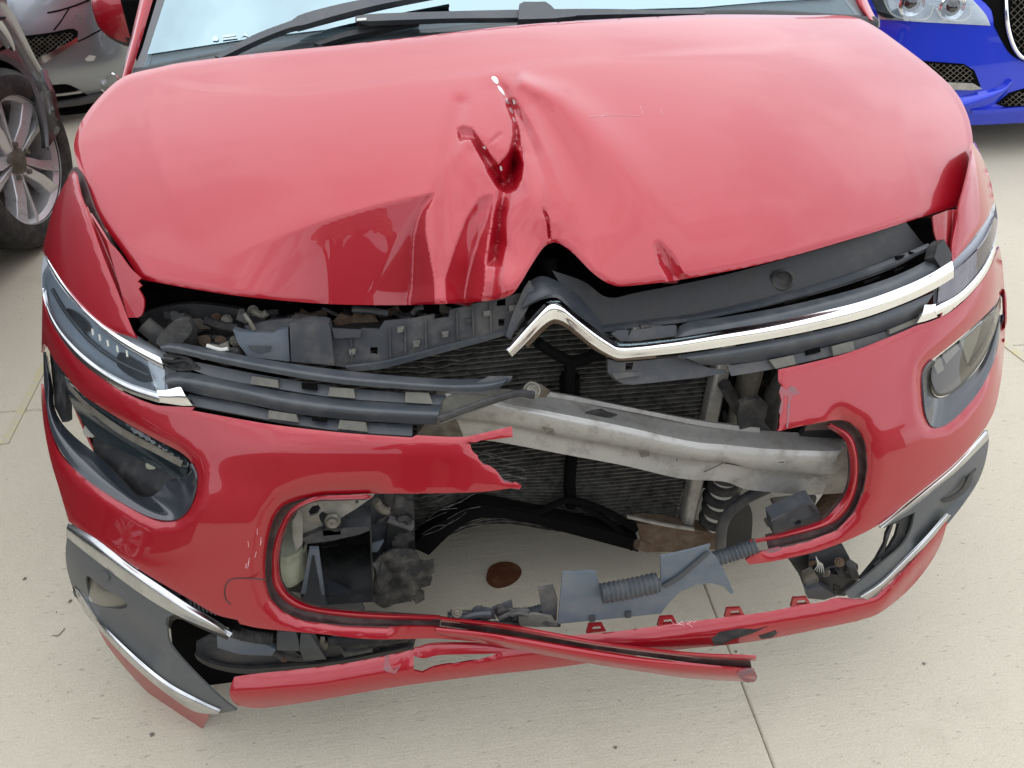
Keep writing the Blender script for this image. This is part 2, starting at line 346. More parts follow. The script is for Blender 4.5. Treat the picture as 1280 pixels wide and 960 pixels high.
# ---------------- ground ----------------
def ground_mat():
    m=mat('concrete',(.47,.435,.345),rough=.85);t=m.node_tree;b=t.nodes['Principled BSDF'];n=lambda k:t.nodes.new(k);l=lambda a,c:t.links.new(a,c)
    tc=n('ShaderNodeTexCoord');P=tc.outputs['Object']
    def noise(sc,det,ro,scale=(1,1,1)):
        mp=n('ShaderNodeMapping');mp.inputs['Scale'].default_value=scale;mp.inputs['Rotation'].default_value=(0,0,math.radians(4));l(P,mp.inputs[0]);x=n('ShaderNodeTexNoise');x.inputs['Scale'].default_value=sc;x.inputs['Detail'].default_value=det;x.inputs['Roughness'].default_value=ro;l(mp.outputs[0],x.inputs[0]);return x.outputs[0]
    def mr(v,a,bb,c=0,d=1):
        x=n('ShaderNodeMapRange');x.inputs[1].default_value=a;x.inputs[2].default_value=bb;x.inputs[3].default_value=c;x.inputs[4].default_value=d;l(v,x.inputs[0]);return x.outputs[0]
    def mixc(f,a,c):
        x=n('ShaderNodeMix');x.data_type='RGBA';l(f,x.inputs[0])
        if isinstance(a,tuple):x.inputs[6].default_value=(*a,1)
        else:l(a,x.inputs[6])
        if isinstance(c,tuple):x.inputs[7].default_value=(*c,1)
        else:l(c,x.inputs[7])
        return x.outputs[2]
    big=noise(1.3,6,.6);sp=noise(230,3,.7);fine=noise(520,2,.6);br=noise(26,6,.72,(.10,1.5,1));dk=noise(110,5,.7,(.35,1,1));st=noise(4,8,.65)
    c=mixc(mr(big,.35,.68),(.57,.515,.40),(.49,.44,.335))
    c=mixc(mr(sp,.42,.62,0,.75),c,(.60,.555,.45));c=mixc(mr(fine,.58,.7,0,.7),c,(.27,.24,.18));c=mixc(mr(dk,.64,.74,0,.7),c,(.25,.22,.165))
    c=mixc(mr(st,.58,.8,0,.5),c,(.38,.34,.255));c=mixc(mr(br,.62,.74,0,.22),c,(.35,.315,.24))
    l(c,b.inputs['Base Color'])
    a=n('ShaderNodeMath');a.operation='ADD';l(mr(br,.35,.7,0,.7),a.inputs[0]);l(mr(sp,.3,.7,0,.5),a.inputs[1]);a2=n('ShaderNodeMath');a2.operation='ADD';l(a.outputs[0],a2.inputs[0]);l(mr(fine,.3,.7,0,.35),a2.inputs[1]);a3=n('ShaderNodeMath');a3.operation='SUBTRACT';l(a2.outputs[0],a3.inputs[0]);l(mr(dk,.62,.75,0,1.4),a3.inputs[1])
    u=n('ShaderNodeBump');u.inputs['Strength'].default_value=.75;u.inputs['Distance'].default_value=.0022;l(a3.outputs[0],u.inputs['Height']);l(u.outputs[0],b.inputs['Normal'])
ground_mat()
V=[(-900,-900,-.014),(900,-900,-.014),(900,900,-.014),(-900,900,-.014)]
G=mesh('ground',V,[(0,1,2,3)],'concrete',None,0,None,'structure')
bs=[-1.75];
def slab(x0,x1,y0,y1):
    j=.001;V=[];e=.003
    for z,i in((-.013,0),(-e,0),(0,e)):
        V+=[(x0+j+i,y0+j+i,z),(x1-j-i,y0+j+i,z),(x1-j-i,y1-j-i,z),(x0+j+i,y1-j-i,z)]
    F=[(8,9,10,11)]+[(k*4+i,k*4+(i+1)%4,k*4+4+(i+1)%4,k*4+4+i) for k in(0,1) for i in range(4)]
    R=Matrix.Rotation(math.radians(-1.7),3,'Z');V=[tuple(R@Vector(v)) for v in V]
    mesh('concrete_slab',V,F,'concrete',G,0)
xs=[-13.66,-9.16,-4.66,-.16-4.0,.355,4.9,9.4,13.9];xs=[-13.15,-8.65,-4.15,.352,4.85,9.35,13.85];ys=[-12.4,-7.9,-3.45,1.03,5.5,10,14.5,19]
for i in range(len(xs)-1):
    for k in range(len(ys)-1):slab(xs[i],xs[i+1],ys[k],ys[k+1])
ZG=Plane((0,0,0),(0,0,1));
def flat(name,m,pts,z,label,cat,step=6,smooth=True):
    S=Plane((0,0,z),(0,0,1));o=patch(name,m,pts,S,0,.001,(),step,None,None,None,smooth,None,None,0);o['label']=label;o['category']=cat;return o
mat('oil',(.10,.035,.015),rough=.45,dirt=(60,(.17,.09,.045),.5,.7,.7))
flat('oil_stain','oil',[(609,716),(613,708),(623,703),(636,702),(647,706),(652,713),(650,721),(643,728),(633,733),(621,735),(612,731),(608,724)],.0035,'small dark brown fluid stain on the concrete under the broken bumper','stain',3)
mat('yellow_paint',(.50,.43,.20),rough=.8,dirt=(40,(.47,.43,.33),.33,.55,.85))
t=1.6
def gstrip(name,a,b,w,label):
    a,b=np.array(a),np.array(b);d=(b-a)/np.linalg.norm(b-a);n=np.array([-d[1],d[0]])*w/2
    V=[(*p,z) for z in(.0005,.003) for p in(a-n,b-n,b+n,a+n)];F=[(4,5,6,7),(0,1,5,4),(1,2,6,5),(2,3,7,6),(3,0,4,7)]
    o=mesh(name,V,F,'yellow_paint',None,0,None,'structure')
gstrip('painted_line',(-1.36,.93),(-1.33,3.2),.022,'');gstrip('painted_line',(1.62,1.25),(1.82,-.2),.03,'')
# loose grit lying on the slabs: too many to count
def grit():
    V=[];F=[]
    for i in range(700):
        x=rng.uniform(-3.2,3.2);y=rng.uniform(-1.0,3.6);r=rng.uniform(.0008,.0022)*(2.3 if rng.random()<.03 else 1);o=len(V)
        for k in range(5):a=k*1.2566+rng.uniform(-.4,.4);V.append((x+r*math.cos(a),y+r*math.sin(a),.0002))
        V.append((x,y,r*1.2));F+=[(o+k,o+(k+1)%5,o+5) for k in range(5)]
    mat('grit_stone',(.16,.145,.12),rough=.9)
    o=mesh('loose_grit',V,F,'grit_stone',None,0,'fine dark grit and specks scattered over the pale concrete','stuff');o['category']='grit'
grit()
def pebble(px,r,nm,lab,m='grit_stone'):
    c=hit([px],ZG)[0];bm=bmesh.new();bmesh.ops.create_icosphere(bm,subdivisions=2,radius=r)
    for v in bm.verts:v.co=Vector((v.co.x*(1+.3*math.sin(v.co.y/r*3)),v.co.y,v.co.z*.6))+Vector((c[0],c[1],r*.5))
    me=bpy.data.meshes.new(nm);bm.to_mesh(me);bm.free();o=link(nm,me,m,None,lab);o['category']=nm.replace('_',' ');o['group']='pebbles lying on the concrete';return o
pebble((190,919),.0042,'pebble','small grey pebble on the concrete below the torn left bumper tip')
pebble((769,935),.0034,'pebble','tiny dark pebble on the concrete at the bottom centre, left of the slab joint')
pebble((1155,830),.0030,'pebble','tiny dark pebble on the bare concrete at the lower right')
pebble((920,815),.0030,'pebble','tiny dark pebble beside the slab joint under the right end of the broken bumper strip')
mat('dry_leaf',(.12,.10,.06),rough=.8)
for px,lab in (((31,724),'small curled dry leaf bit on the concrete left of the fog lamp trim'),((74,792),'thin curved twig bit on the concrete left of the torn bumper lip'),((88,752),'tiny dark leaf scrap on the concrete nearest the fog lamp')):
    c=hit([px],ZG)[0]
    if px[0]==74:tube3('twig','dry_leaf',[(c[0]-.012,c[1]-.003,.002),(c[0],c[1]-.006,.002),(c[0]+.009,c[1]+.010,.002)],.0008,6,None,lab)['category']='twig'
    else:
        V=[(c[0]+dx*.6,c[1]+dy*.6,z) for dx,dy,z in((-.008,-.003,.001),(0,-.006,.004),(.009,0,.002),(.002,.005,.005),(-.005,.004,.001))];lf=mesh('leaf_scrap',V,[(0,1,3,4),(1,2,3)],'dry_leaf',None,20,lab);lf['category']='leaf';lf['group']='dry leaf scraps on the concrete'
# ---------------- the damaged red car ----------------
CAR=thing('red_car','red hatchback with its bonnet folded and its front bumper torn open','car',(0,1.9,0))
B=BODY
def P_(x,y):return (x,y,1)
# bonnet with its crash folds, as real displacement of the sheet
A_=[(617,94),(630,112),(642,140),(648,165),(650,190),(640,215),(630,240),(625,270),(622,300),(618,335),(612,378)]
B_=[(572,158),(590,172),(606,196),(622,222),(630,238)]
C_=[(655,103),(700,122),(735,150),(765,185),(800,230),(830,290),(850,350)]
D_=[(640,130),(655,158),(668,188),(680,222),(690,260)]
E_=[(676,256),(686,270),(690,300)]
L_=[(612,97),(585,125),(550,165),(515,225),(490,290),(470,380)]
def vspan(W,pg):
    """for points inside polygon pg: height of its upper and lower boundary straight above / below them"""
    u,v=W[:,0],W[:,1];top=np.full(len(W),-1e9);bot=np.full(len(W),1e9);n=len(pg)
    for i in range(n):
        (x1,y1),(x2,y2)=pg[i],pg[(i+1)%n]
        if x1==x2:continue
        k=((x1<=u)&(u<x2))|((x2<=u)&(u<x1));y=y1+(u-x1)*(y2-y1)/(x2-x1)
        top=np.where(k&(y<=v)&(y>top),y,top);bot=np.where(k&(y>v)&(y<bot),y,bot)
    return top,bot
FACETS=[ # facets beaten down and back: outline, slope, lower edge closes
 (resample([(150,430),(150,160),(400,120),(556,190),(556,214),(546,246),(534,268),(534,292),(541,330),(549,384),(520,430)],160,False,True),.00052,False),
 (np.array([(641,148),(648,150),(651,172),(649,186),(656,205),(653,225),(645,238),(632,243),(620,236),(606,215),(600,203),(612,207),(622,204),(634,190),(640,170)],float),.00085,True),
 (np.array([(569,160),(578,155),(591,158),(601,172),(613,190),(625,206),(635,238),(622,233),(608,212),(597,193),(588,177),(580,176),(575,181),(571,172)],float),.0010,True),
 (np.array([(604,184),(618,166),(631,160),(630,170),(618,180)],float),.0004,True),
 (np.array([(598,246),(612,240),(620,244),(616,280),(610,320),(598,392),(560,392),(555,348),(570,300),(584,266)],float),.00045,False),
 (np.array([(625,243),(636,246),(633,276),(635,306),(627,334),(605,336),(609,300),(616,268)],float),.0004,True),
 (np.array([(674,256),(680,258),(688,270),(690,300),(684,300),(682,280)],float),.0008,True),
 (np.array([(816,302),(824,298),(838,312),(864,352),(838,358),(822,330)],float),.00060,False)]
_g=np.array([(x,y) for x in range(250,556,6) for y in range(204,382,6)],float);_g=_g[inside(_g,np.array([(240,364),(320,350),(375,320),(432,285),(455,256),(482,236),(530,212),(552,204),(545,246),(533,268),(549,384)],float))];_nf=np.array([.03,-.90,.43]);_nf/=np.linalg.norm(_nf)
_h=hit(_g,HOOD);FL0=float(np.percentile(((hit([(430,300)],HOOD)[0]-CAM)@_nf)/(rays(_g)@_nf)-np.linalg.norm(_h-CAM,axis=1),9))
def bonnet_disp(W,P):
    z=np.zeros(len(W));u,v=W[:,0],W[:,1]
    f=np.clip((v-95)/270,0,1)
    d,q,s=pdist(W,A_,False)
    au=np.interp(v,[94,112,140,165,190,215,240,270,300,335,378],[617,630,642,648,650,640,630,625,622,618,612]);left=u<au
    wd=np.where(left,26+130*f,12+62*f);dep=(.004+.036*np.clip(f*1.6,0,1))*(1-.35*f)
    z-=dep*np.clip(1-d/wd,0,1)**1.35*np.clip((v-90)/22,0,1)
    d,q,s=pdist(W,A_,False);z-=.006*np.clip(1-d/(7+6*q),0,1)*np.clip(q*9,0,1)
    d,q,s=pdist(W,C_,False);z+=.012*np.exp(-(d/(10+40*q))**2)*(1-.7*q)
    d,q,s=pdist(W,D_,False);z-=.011*np.clip(1-d/(8+10*q),0,1)*(1-q*.6)
    d,q,s=pdist(W,[(668,135),(700,190),(722,250),(735,300)],False);z-=.014*np.exp(-(d/(16+24*q))**2)*np.sin(np.pi*np.clip(q*.8+.15,0,1))
    d,q,s=pdist(W,[(575,130),(562,190),(560,260),(566,340)],False);z-=.007*np.exp(-(d/(10+12*q))**2)
    d,q,s=pdist(W,[(600,190),(628,212),(640,236)],False);z-=.006*np.clip(1-d/22,0,1)**1.3
    z+=.012*np.exp(-((u-628)/20)**2-((v-352)/22)**2)          # puckered hem
    z-=.020*np.exp(-((u-690)/36)**2-((v-312)/40)**2)
    # flank beside the fold: a nearly flat facet pushed in, facing forward
    pg=FACETS[0][0];ins=inside(W,pg);d=rays(W);nf=np.array([.03,-.90,.43]);nf/=np.linalg.norm(nf);Q=hit([(430,300)],HOOD)[0]
    dl=((Q-CAM)@nf)/(d@nf)-np.linalg.norm(P-CAM,axis=1);dl=dl-FL0
    pc=np.array([q if q[1]<362 else (q[0],q[1]+60) for q in pg]);hb=.0032*np.maximum(pdist(W,pc)[0]-1.5,0);sm=.004;dl=np.clip(dl,0,.2)
    fd=np.clip((u-270)/150,0,1);fd=fd*fd*(3-2*fd);z-=fd*np.where(ins,np.maximum(-sm*np.log(np.exp(-dl/sm)+np.exp(-hb/sm)+1e-300),0),0)/1.15
    for pg,k,cl in FACETS[1:]:
        ins=inside(W,pg);t,b=vspan(W,pg);pc=pg if cl else np.array([q if q[1]<362 else (q[0],q[1]+60) for q in pg]);ha=np.clip(v-t,0,400);hb=4*np.maximum(pdist(W,pc)[0]-.8,0);sm=4.;h=np.where(ins,np.maximum(-sm*np.log(np.exp(-ha/sm)+np.exp(-hb/sm)+1e-300)+0,0),0)
        if not cl:h=h*np.clip((u-230)/90,0,1)
        z-=k*h
    z+=.0016*np.exp(-((u-615)/40)**2-((v-260)/80)**2)*np.sin(u*.22+np.sin(v*.07)*2)*np.cos(v*.07+u*.02)
    ln=np.interp(u,[150,260,380,500,600,700,860,960,1000,1060],[95,111,113,98,90,77,66,60,52,30])
    z+=.0035*(1/(1+np.exp(-(v-ln)/2.2))-1)*np.clip((u-180)/60,0,1)*np.clip((1070-u)/60,0,1)
    z+=.0012*np.exp(-(pdist(W,[(190,84),(182,140),(194,190),(215,245)],False)[0]/12)**2)+.0012*np.exp(-(pdist(W,[(1090,40),(1118,90),(1130,140),(1130,200),(1150,240)],False)[0]/12)**2)
    return P-rays(W)*(z*1.15)[:,None]
BON=[P_(175,349),(150,310),(120,268),(103,225),(93,190),(95,168),(106,145),(125,121),(148,100),(168,91),(200,84),(230,78),(320,67),(420,57),(520,46),(640,32),(740,25),(840,20),(905,18),(1000,19),(1060,20),(1090,31),(1125,55),(1165,86),(1193,113),(1209,142),(1216,175),(1213,205),(1207,230),P_(1198,257),(1150,272),(1080,294),(960,328),(860,348),(790,357),(765,356),(742,342),(718,318),(702,306),(690,303),(678,311),(662,335),(650,355),(636,370),(600,377),(520,381),(440,381),(380,378),(300,370),(240,361)]
EX=[(x+(j%2)*1.2,y) for j,y in enumerate(np.arange(88,378,2.1)) for x in np.arange(515,705,2.4)]
bon=patch('bonnet','red_paint',BON,HOOD,0,.012,(),4,CAR,bonnet_disp,(7,.004),label='red bonnet with a deep fold pushed in from its front edge',ang=60,extra=EX)
for q in ([(614,97),(617,95),(621,97),(623,101),(622,105),(618,103)],[(622,107),(626,109),(630,115),(631,120),(627,116),(623,111)],[(632,122),(635,125),(637,130),(634,129)],[(637,134),(640,136),(642,142),(639,140)],[(641,146),(643,148),(644,153),(642,151)]):patch('bare_metal_chip','bare_metal',q,HOOD,-.0012,.0012,(),2,bon,bonnet_disp)
for q in ([(603,184),(605,183),(607,187)],[(625,208),(627,208),(628,213),(626,213)],[(641,124),(644,128),(642,131)]):patch('paint_chip','white_clip',q,HOOD,-.001,.001,(),3,bon,bonnet_disp)
def scratch(pts,parent,S=B,m='white_clip',w=.0004,disp=None):
    P=hit(resample(pts,12),S,-.0006)
    if disp:P=disp(resample(pts,12),P)
    tube3('scratch',m,P,w,4,parent)
mat('scratch_pink',(.80,.50,.52),rough=.6)
for q in ([(736,146),(770,144),(800,145)],[(750,147),(760,141)],[(800,132),(804,143)],[(825,136),(829,143)]):scratch(q,bon,HOOD,'scratch_pink',.0003,bonnet_disp)
# under the bonnet: inner frame of the bonnet, dark bay
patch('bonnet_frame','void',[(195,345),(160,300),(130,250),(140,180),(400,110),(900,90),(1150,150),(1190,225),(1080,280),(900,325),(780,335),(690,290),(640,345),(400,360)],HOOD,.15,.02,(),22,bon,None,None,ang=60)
# ---- wings ----
for nm,q,g in (('left',[P_(108,262),(99,240),(92,214),(78,235),(66,262),(57,295),P_(53,312),(62,332),(80,362),(104,390),(130,410),P_(170,423),(160,398),(146,362),(131,325),(118,290)],0),
 ('right',[P_(1199,258),(1207,230),(1214,200),(1217,176),(1229,200),(1238,225),P_(1243,252),(1232,276),(1216,298),(1200,318),P_(1190,328),(1190,305),(1195,280)],0)):
    wing=patch('wing','red_paint',q,B,0,.004,(),5,CAR,None,(5,.003),label=nm+' front wing in red paint' if 0 else None,ang=60)
    if nm=='left':
        patch('wing_gutter','red_paint_dusty',[P_(108,258),(120,290),(134,325),(150,365),P_(166,397),P_(160,398),(144,362),(129,325),(116,290)],B,.012,.003,(),5,wing,ang=60)
        band('wing_flange','red_paint_dusty',[[(108,260),(122,300),(142,355),(160,397)],[(112,266),(130,305),(151,358),(168,396)],[(133,300),(150,330),(166,365),(175,395)]],B,[.004,.022,.006],30,5,.003,wing)
        patch('wing_flange','red_paint',[P_(133,300),(148,316),(162,335),P_(176,348),P_(172,352),P_(177,357),P_(173,361),(180,375),(178,392),P_(172,397),P_(160,397),(150,360),(140,325)],B,.004,.003,(),5,wing,ang=60)
    else:
        band('wing_flange','red_paint_dusty',[[(1198,262),(1196,285),(1192,322)],[(1190,262),(1190,285),(1186,315)],[(1182,264),(1182,285),(1182,310)],[(1166,270),(1168,290),(1172,304)]],B,[.002,.024,.010,.016],20,5,.003,wing)
patch('wing_gutter','groove',[(84,232),(93,208),(104,222),(118,262),(140,305),(165,345),(168,385),(150,352),(128,308),(110,275)],B,.045,.004,(),6,CAR)
# wing tops running back to the screen pillars
def side_body():
    for s in (-1,1):
        zs=np.linspace(.22,1.0,26);yy=np.r_[np.linspace(.62,1.0,10)]
        V=[];F=[];ys=np.linspace(.50,4.1,60)
        for z in zs:
            for y in ys:
                W=float(B.W(np.array([z]))[0])-.012-.15*np.clip((z-.60)/.35,0,1)**1.3*np.clip((y-.45)/.25,0,1)-.05*np.clip((y-3.3)/.8,0,1)**2
                x=W if y>=1.0 else W*max(0,1-((1.0-y)/(1.0-float(B.y0(np.array([z]))[0])))**4.2)**(1/4.2)
                V.append((s*(x-.006),y,z))
        n=len(ys)
        for i in range(len(zs)-1):
            for j in range(n-1):
                cy=(ys[j]+ys[j+1])/2;cz=(zs[i]+zs[i+1])/2
                if cy<1.05 and cz>float(HOOD.H(np.array([V[i*n+j][0]]),np.array([cy]))[0])-.035:continue
                if (cy-.98)**2+(cz-.33)**2<.36**2 or (cy-3.62)**2+(cz-.33)**2<.36**2:continue
                F.append((i*n+j,i*n+j+1,(i+1)*n+j+1,(i+1)*n+j))
        solid('body_side',V,F,'red_paint',CAR,.004,None,60,None,(-s,0,0))
        tag=s
side_body()
def cabin():
    # roof, pillars, side glass, tail: everything behind the windscreen
    pr=[(.86,1.03),(1.62,1.52),(2.3,1.62),(3.3,1.56),(4.0,1.30),(4.25,1.0)]
    V=[];F=[];m=13
    for y,z in [(1.70,1.535),(2.0,1.585),(2.4,1.61),(2.9,1.60),(3.4,1.55),(3.9,1.44)]:
        for k in range(m):
            x=-.62+1.24*k/(m-1);V.append((x,y,z-.10*(x/.62)**4+.0))
    F=[(i*m+j,i*m+j+1,(i+1)*m+j+1,(i+1)*m+j) for i in range(5) for j in range(m-1)]
    solid('roof',V,F,'red_paint',CAR,.02,None,60,None,(0,0,-1))
    for s in(-1,1):
        V=[(s*.80,1.5,.99),(s*.80,3.9,1.0),(s*.60,3.7,1.45),(s*.62,1.95,1.48)]
        solid('side_window',V,[(0,1,2,3)],'gloss_black',CAR,.006,None,30,None,(-s,0,0))
    V=[(-.85,4.12,.3),(.85,4.12,.3),(.84,4.12,.98),(-.84,4.12,.98),(-.62,3.9,1.43),(.62,3.9,1.43)]
    t=solid('tailgate',V,[(0,1,2,3),(3,2,5,4)],'red_paint',CAR,.02,None,30,None,(0,-1,0))
    box('floor_pan','void',(0,2.11,.225),(1.66,3.58,.06),(0,0,0),CAR,.02)
    box('dashboard','black_plastic',(0,1.75,.93),(1.5,.7,.18),(0,0,0),CAR,.05)
    box('firewall','void',(0,1.12,.66),(1.62,.04,.80),(0,0,0),CAR,.004)
    box('engine_block','void',(0,.80,.58),(.95,.34,.48),(0,0,0),CAR,.05)
    for s in(-1,1):box('inner_wheel_arch','void',(s*.68,.88,.56),(.05,.56,.50),(0,0,0),CAR,.02)
cabin()
def wheel(parent,c,side,R=.335,wd=.22,spk=5,m_r='alloy',cat=None):
    """tyre + rim + spokes; side=+1/-1 direction the face looks along local x"""
    w=bpy.data.objects.new('wheel',None);COL.objects.link(w);w.empty_display_size=.1;w.parent=parent;w.location=c
    W=parent_world(w)
    def L(v):return W@Vector(v)
    ax=(W.to_3x3()@Vector((side,0,0)))
    o=Vector(L((0,0,0)))
    h=wd/2
    revolve('tyre','rubber',[(R*.70,-h*.8),(R*.74,-h),(R*.93,-h*.98),(R*.985,-h*.82),(R,-h*.6),(R,-.01),(R*.992,0),(R,.01),(R,h*.6),(R*.985,h*.82),(R*.93,h*.98),(R*.80,h*1.04),(R*.72,h*.96),(R*.70,h*.8)],o,ax,64,w)
    rim=revolve('rim',m_r,[(R*.70,-h*.8),(R*.71,h*.9),(R*.74,h*.93),(R*.705,h*.84),(R*.66,h*.7),(R*.64,-h*.5)],o,ax,64,w)
    revolve('brake_disc','dirty_steel',[(.001,-.02),(R*.5,-.02),(R*.5,0),(.001,0)],o,ax,40,w)
    revolve('hub','dirty_steel',[(.001,h*.75),(R*.10,h*.74),(R*.15,h*.66),(R*.17,h*.3),(.001,.0)],o,ax,30,w)
    Q=ax.to_track_quat('Z','Y').to_matrix()
    for k in range(5):
        a=2*math.pi*k/5+.2;revolve('wheel_nut','dirty_steel',[(.001,.012),(.009,.012),(.010,.0),(.001,-.002)],Vector(Q@Vector((R*.19*math.cos(a),R*.19*math.sin(a),h*.66)))+o,ax,10,w)
    for k in range(spk):
        for sg in(-1,1):
            a=2*math.pi*k/spk+.55;V=[]
            for r,off,ww,hh in((R*.10,.016*sg,.030,h*.66),(R*.40,.026*sg,.034,h*.80),(R*.705,.050*sg,.044,h*.86)):
                for dx in(-1,1):
                    for dz in(-.045,0):
                        x=r;y=off+dx*ww*.5;V.append(Vector((x*math.cos(a)-y*math.sin(a),x*math.sin(a)+y*math.cos(a),hh+dz-(0 if dx*sg<0 else .014))))
            F=[(0,1,3,2),(8,10,11,9)]
            for i in(0,4):F+=[(i,i+2,i+6,i+4),(i+1,i+5,i+7,i+3),(i,i+4,i+5,i+1),(i+2,i+3,i+7,i+6)]
            mesh('spoke',[Q@v+o for v in V],F,m_r,w,30,None,None,.003)
    return w
for s in(-1,1):
    for y in(.98,3.62):wheel(CAR,(s*.80,y-1.9,.335),s)
# windscreen
WS=Field(lambda x,y:1.035+.60*(y-.80-.16*x*x)-.05*(y-.8)**2)
ws=patch('windscreen','clear_glass',[P_(172,100),(190,55),(214,0),(260,-110),P_(300,-190),(640,-220),P_(980,-215),(1030,-90),(1058,0),P_(1095,30),(900,26),(640,42),(400,68)],WS,0,.004,(),24,CAR,ang=60)
patch('screen_film','windscreen_glass',[(184,68),(206,0),(250,-110),(300,-185),(980,-210),(1030,-90),(1052,-10),(1040,-2),(960,2),(877,9),(640,16),(460,31),(320,47)],WS,-.003,.001,(),24,ws,smooth=False)
patch('screen_surround','ceramic_grey',[(165,104),(180,70),(320,47),(460,31),(640,16),(877,9),(960,2),(1050,-4),(1100,25),(1100,34),(900,30),(640,46),(400,72)],WS,.008,.002,(),24,ws,smooth=False)
patch('screen_surround','ceramic_grey',[(160,105),(178,60),(196,0),(228,-95),(244,-95),(215,0),(196,52),(183,92)],WS,.006,.002,(),18,ws,smooth=False)
patch('screen_surround','ceramic_grey',[(1092,34),(1070,0),(1040,-80),(1022,-80),(1055,0),(1080,34)],WS,.006,.002,(),18,ws,smooth=False)
mat('print_grey',(.55,.68,.72),rough=.5)
for q in ([(265,48),(269,44),(273,48),(272,51),(266,51)],[(278,44),(294,42),(294,45),(278,47)],[(278,48),(296,46),(296,48),(278,50)],[(300,46),(307,41),(310,46),(305,44)]):patch('etched_mark','print_grey',q,WS,-.006,.0005,(),3,ws,smooth=False)
for nm,a in (('l',[[(150,102),(163,50),(175,0),(205,-115)],[(153,100),(167,50),(180,0),(213,-115)],[(162,98),(176,52),(191,0),(226,-115)]]),('r',[[(1079,20),(1066,0),(1030,-90)],[(1088,24),(1076,0),(1040,-90)],[(1098,28),(1084,0),(1048,-90)]])):
    band('screen_pillar','red_paint',a,WS,[.015,-.012,.004],24,4,.01,CAR)
# cowl
tube3('cowl_panel','black_plastic',hit([(172,100),(320,72),(520,52),(720,34),(920,25),(1090,33)],WS,.03),.022,10,CAR)
def wiper(arm,blade,m='slat_plastic'):
    w=band('wiper','slat_plastic',[arm[0],arm[1]],WS,[-.045,-.045],24,4,.012,CAR)
    return w
w1=band('wiper','slat_plastic',[[(268,70),(318,43),(368,24),(376,18),(420,6),(480,-6),(560,-20)],[(276,72),(322,50),(366,33),(376,32),(424,18),(482,4),(562,-10)]],WS,[-.05,-.05],30,4,.012,CAR)
band('wiper_blade','rubber',[[(370,30),(420,17),(480,5),(560,-9)],[(372,40),(424,26),(486,11),(562,-4)]],WS,[-.035,-.02],24,4,.006,w1)
w2=band('wiper','slat_plastic',[[(444,20),(470,17),(560,14),(648,12),(760,11),(880,14)],[(444,27),(470,26),(560,23),(648,22),(760,18),(882,17)]],WS,[-.05,-.05],30,4,.012,CAR)
band('wiper_blade','rubber',[[(446,27),(560,24),(640,23),(780,19)],[(446,36),(480,33),(560,29),(640,27),(780,21)]],WS,[-.035,-.02],24,4,.006,w2)
patch('wiper_badge','white_clip',[(446,23),(458,22),(458,25),(446,26)],WS,-.052,.001,(),4,w2,smooth=False)
band('wiper_linkage','black_plastic',[[(392,54),(430,40),(480,30),(520,22)],[(400,56),(436,45),(484,36),(524,28)]],WS,[-.02,-.02],16,2,.01,w2)
patch('wiper_pivot_cap','slat_plastic',[(648,24),(649,5),(655,2),(682,2),(688,6),(696,14),(720,17),(720,20),(690,23)],WS,-.062,.025,(),6,w2,smooth=False)
# door mirror
def mirror():
    c=hit([(168,10)],YP(1.25))[0]
    V=[];F=[];n=28;m=16
    for i in range(m+1):
        t=math.pi*i/m
        for k in range(n):
            p=2*math.pi*k/n;x=-math.cos(t);r=math.sin(t)**.75
            y=r*math.cos(p);z=r*math.sin(p);y=math.copysign(abs(y)**.85,y);z=math.copysign(abs(z)**.85,z)*(1 if z>0 else .85)
            V.append((x*.085*(1.0 if x<0 else 1.2)+c[0],y*.085+c[1],z*.098*(1-.18*x*-1)+c[2]-.004+.0*x))
    F=[(i*n+k,i*n+(k+1)%n,(i+1)*n+(k+1)%n,(i+1)*n+k) for i in range(m) for k in range(n)]
    zc=c[2]-.050
    up=[f for f in F if sum(V[j][2] for j in f)/4>zc];lo=[f for f in F if sum(V[j][2] for j in f)/4<=zc]
    a=mesh('mirror_housing',V,up,'red_paint',CAR,60);mesh('mirror_underside',V,lo,'black_plastic',a,60)
    box('mirror_arm','black_plastic',(c[0]+.15,c[1]+.02,c[2]-.06),(.12,.06,.05),(0,0,0),a,.015)
mirror()
# ---- headlamps ----
hl=patch('headlamp','lamp_grey',[P_(57,312),(52,335),(53,365),(62,392),(80,422),(105,450),(135,472),(170,492),(200,502),P_(213,500),P_(205,462),P_(203,448),(170,430),(140,412),(112,390),(88,362),(68,332)],B,.024,.03,(),7,CAR,roll=None,label=None)
band('chrome_strip','chrome',[[(57,318),(64,330),(84,360),(108,387),(138,412),(170,432),(200,447)],[(58,324),(68,342),(88,369),(112,395),(142,420),(172,439),(203,455)],[(60,330),(72,352),(92,378),(117,403),(146,428),(176,447),(204,463)]],B,[.002,-.004,.004],50,4,.003,hl)
band('chrome_strip','dull_chrome',[[(55,360),(60,384),(74,411),(98,438),(125,459),(160,478),(200,491)],[(55,363),(60,389),(74,416),(98,444),(125,465),(160,485),(200,498)],[(55,367),(61,395),(76,422),(99,450),(126,471),(161,491),(200,504)]],B,[.003,-.003,.002],50,4,.003,hl)
for a in [(114,411),(123,418),(133,425),(145,432),(157,438)]:band('light_guide','white_clip',[[(a[0],a[1]),(a[0]+1,a[1]+8)],[(a[0]+2,a[1]),(a[0]+3,a[1]+8)]],B,[-.001,-.001],4,2,.001,hl)
tube3('lamp_divider','lamp_dark',hit([(66,362),(84,392),(112,425),(145,450),(186,470)],B,.018),.0035,8,hl)
patch('lamp_bowl','lamp_dark',[(150,440),(166,448),(182,458),(192,474),(180,478),(162,470),(146,456)],B,.016,.004,(),5,hl)
patch('lamp_bowl','gloss_black',[(84,385),(98,392),(112,408),(108,416),(94,406),(84,395)],B,.017,.004,(),5,hl)
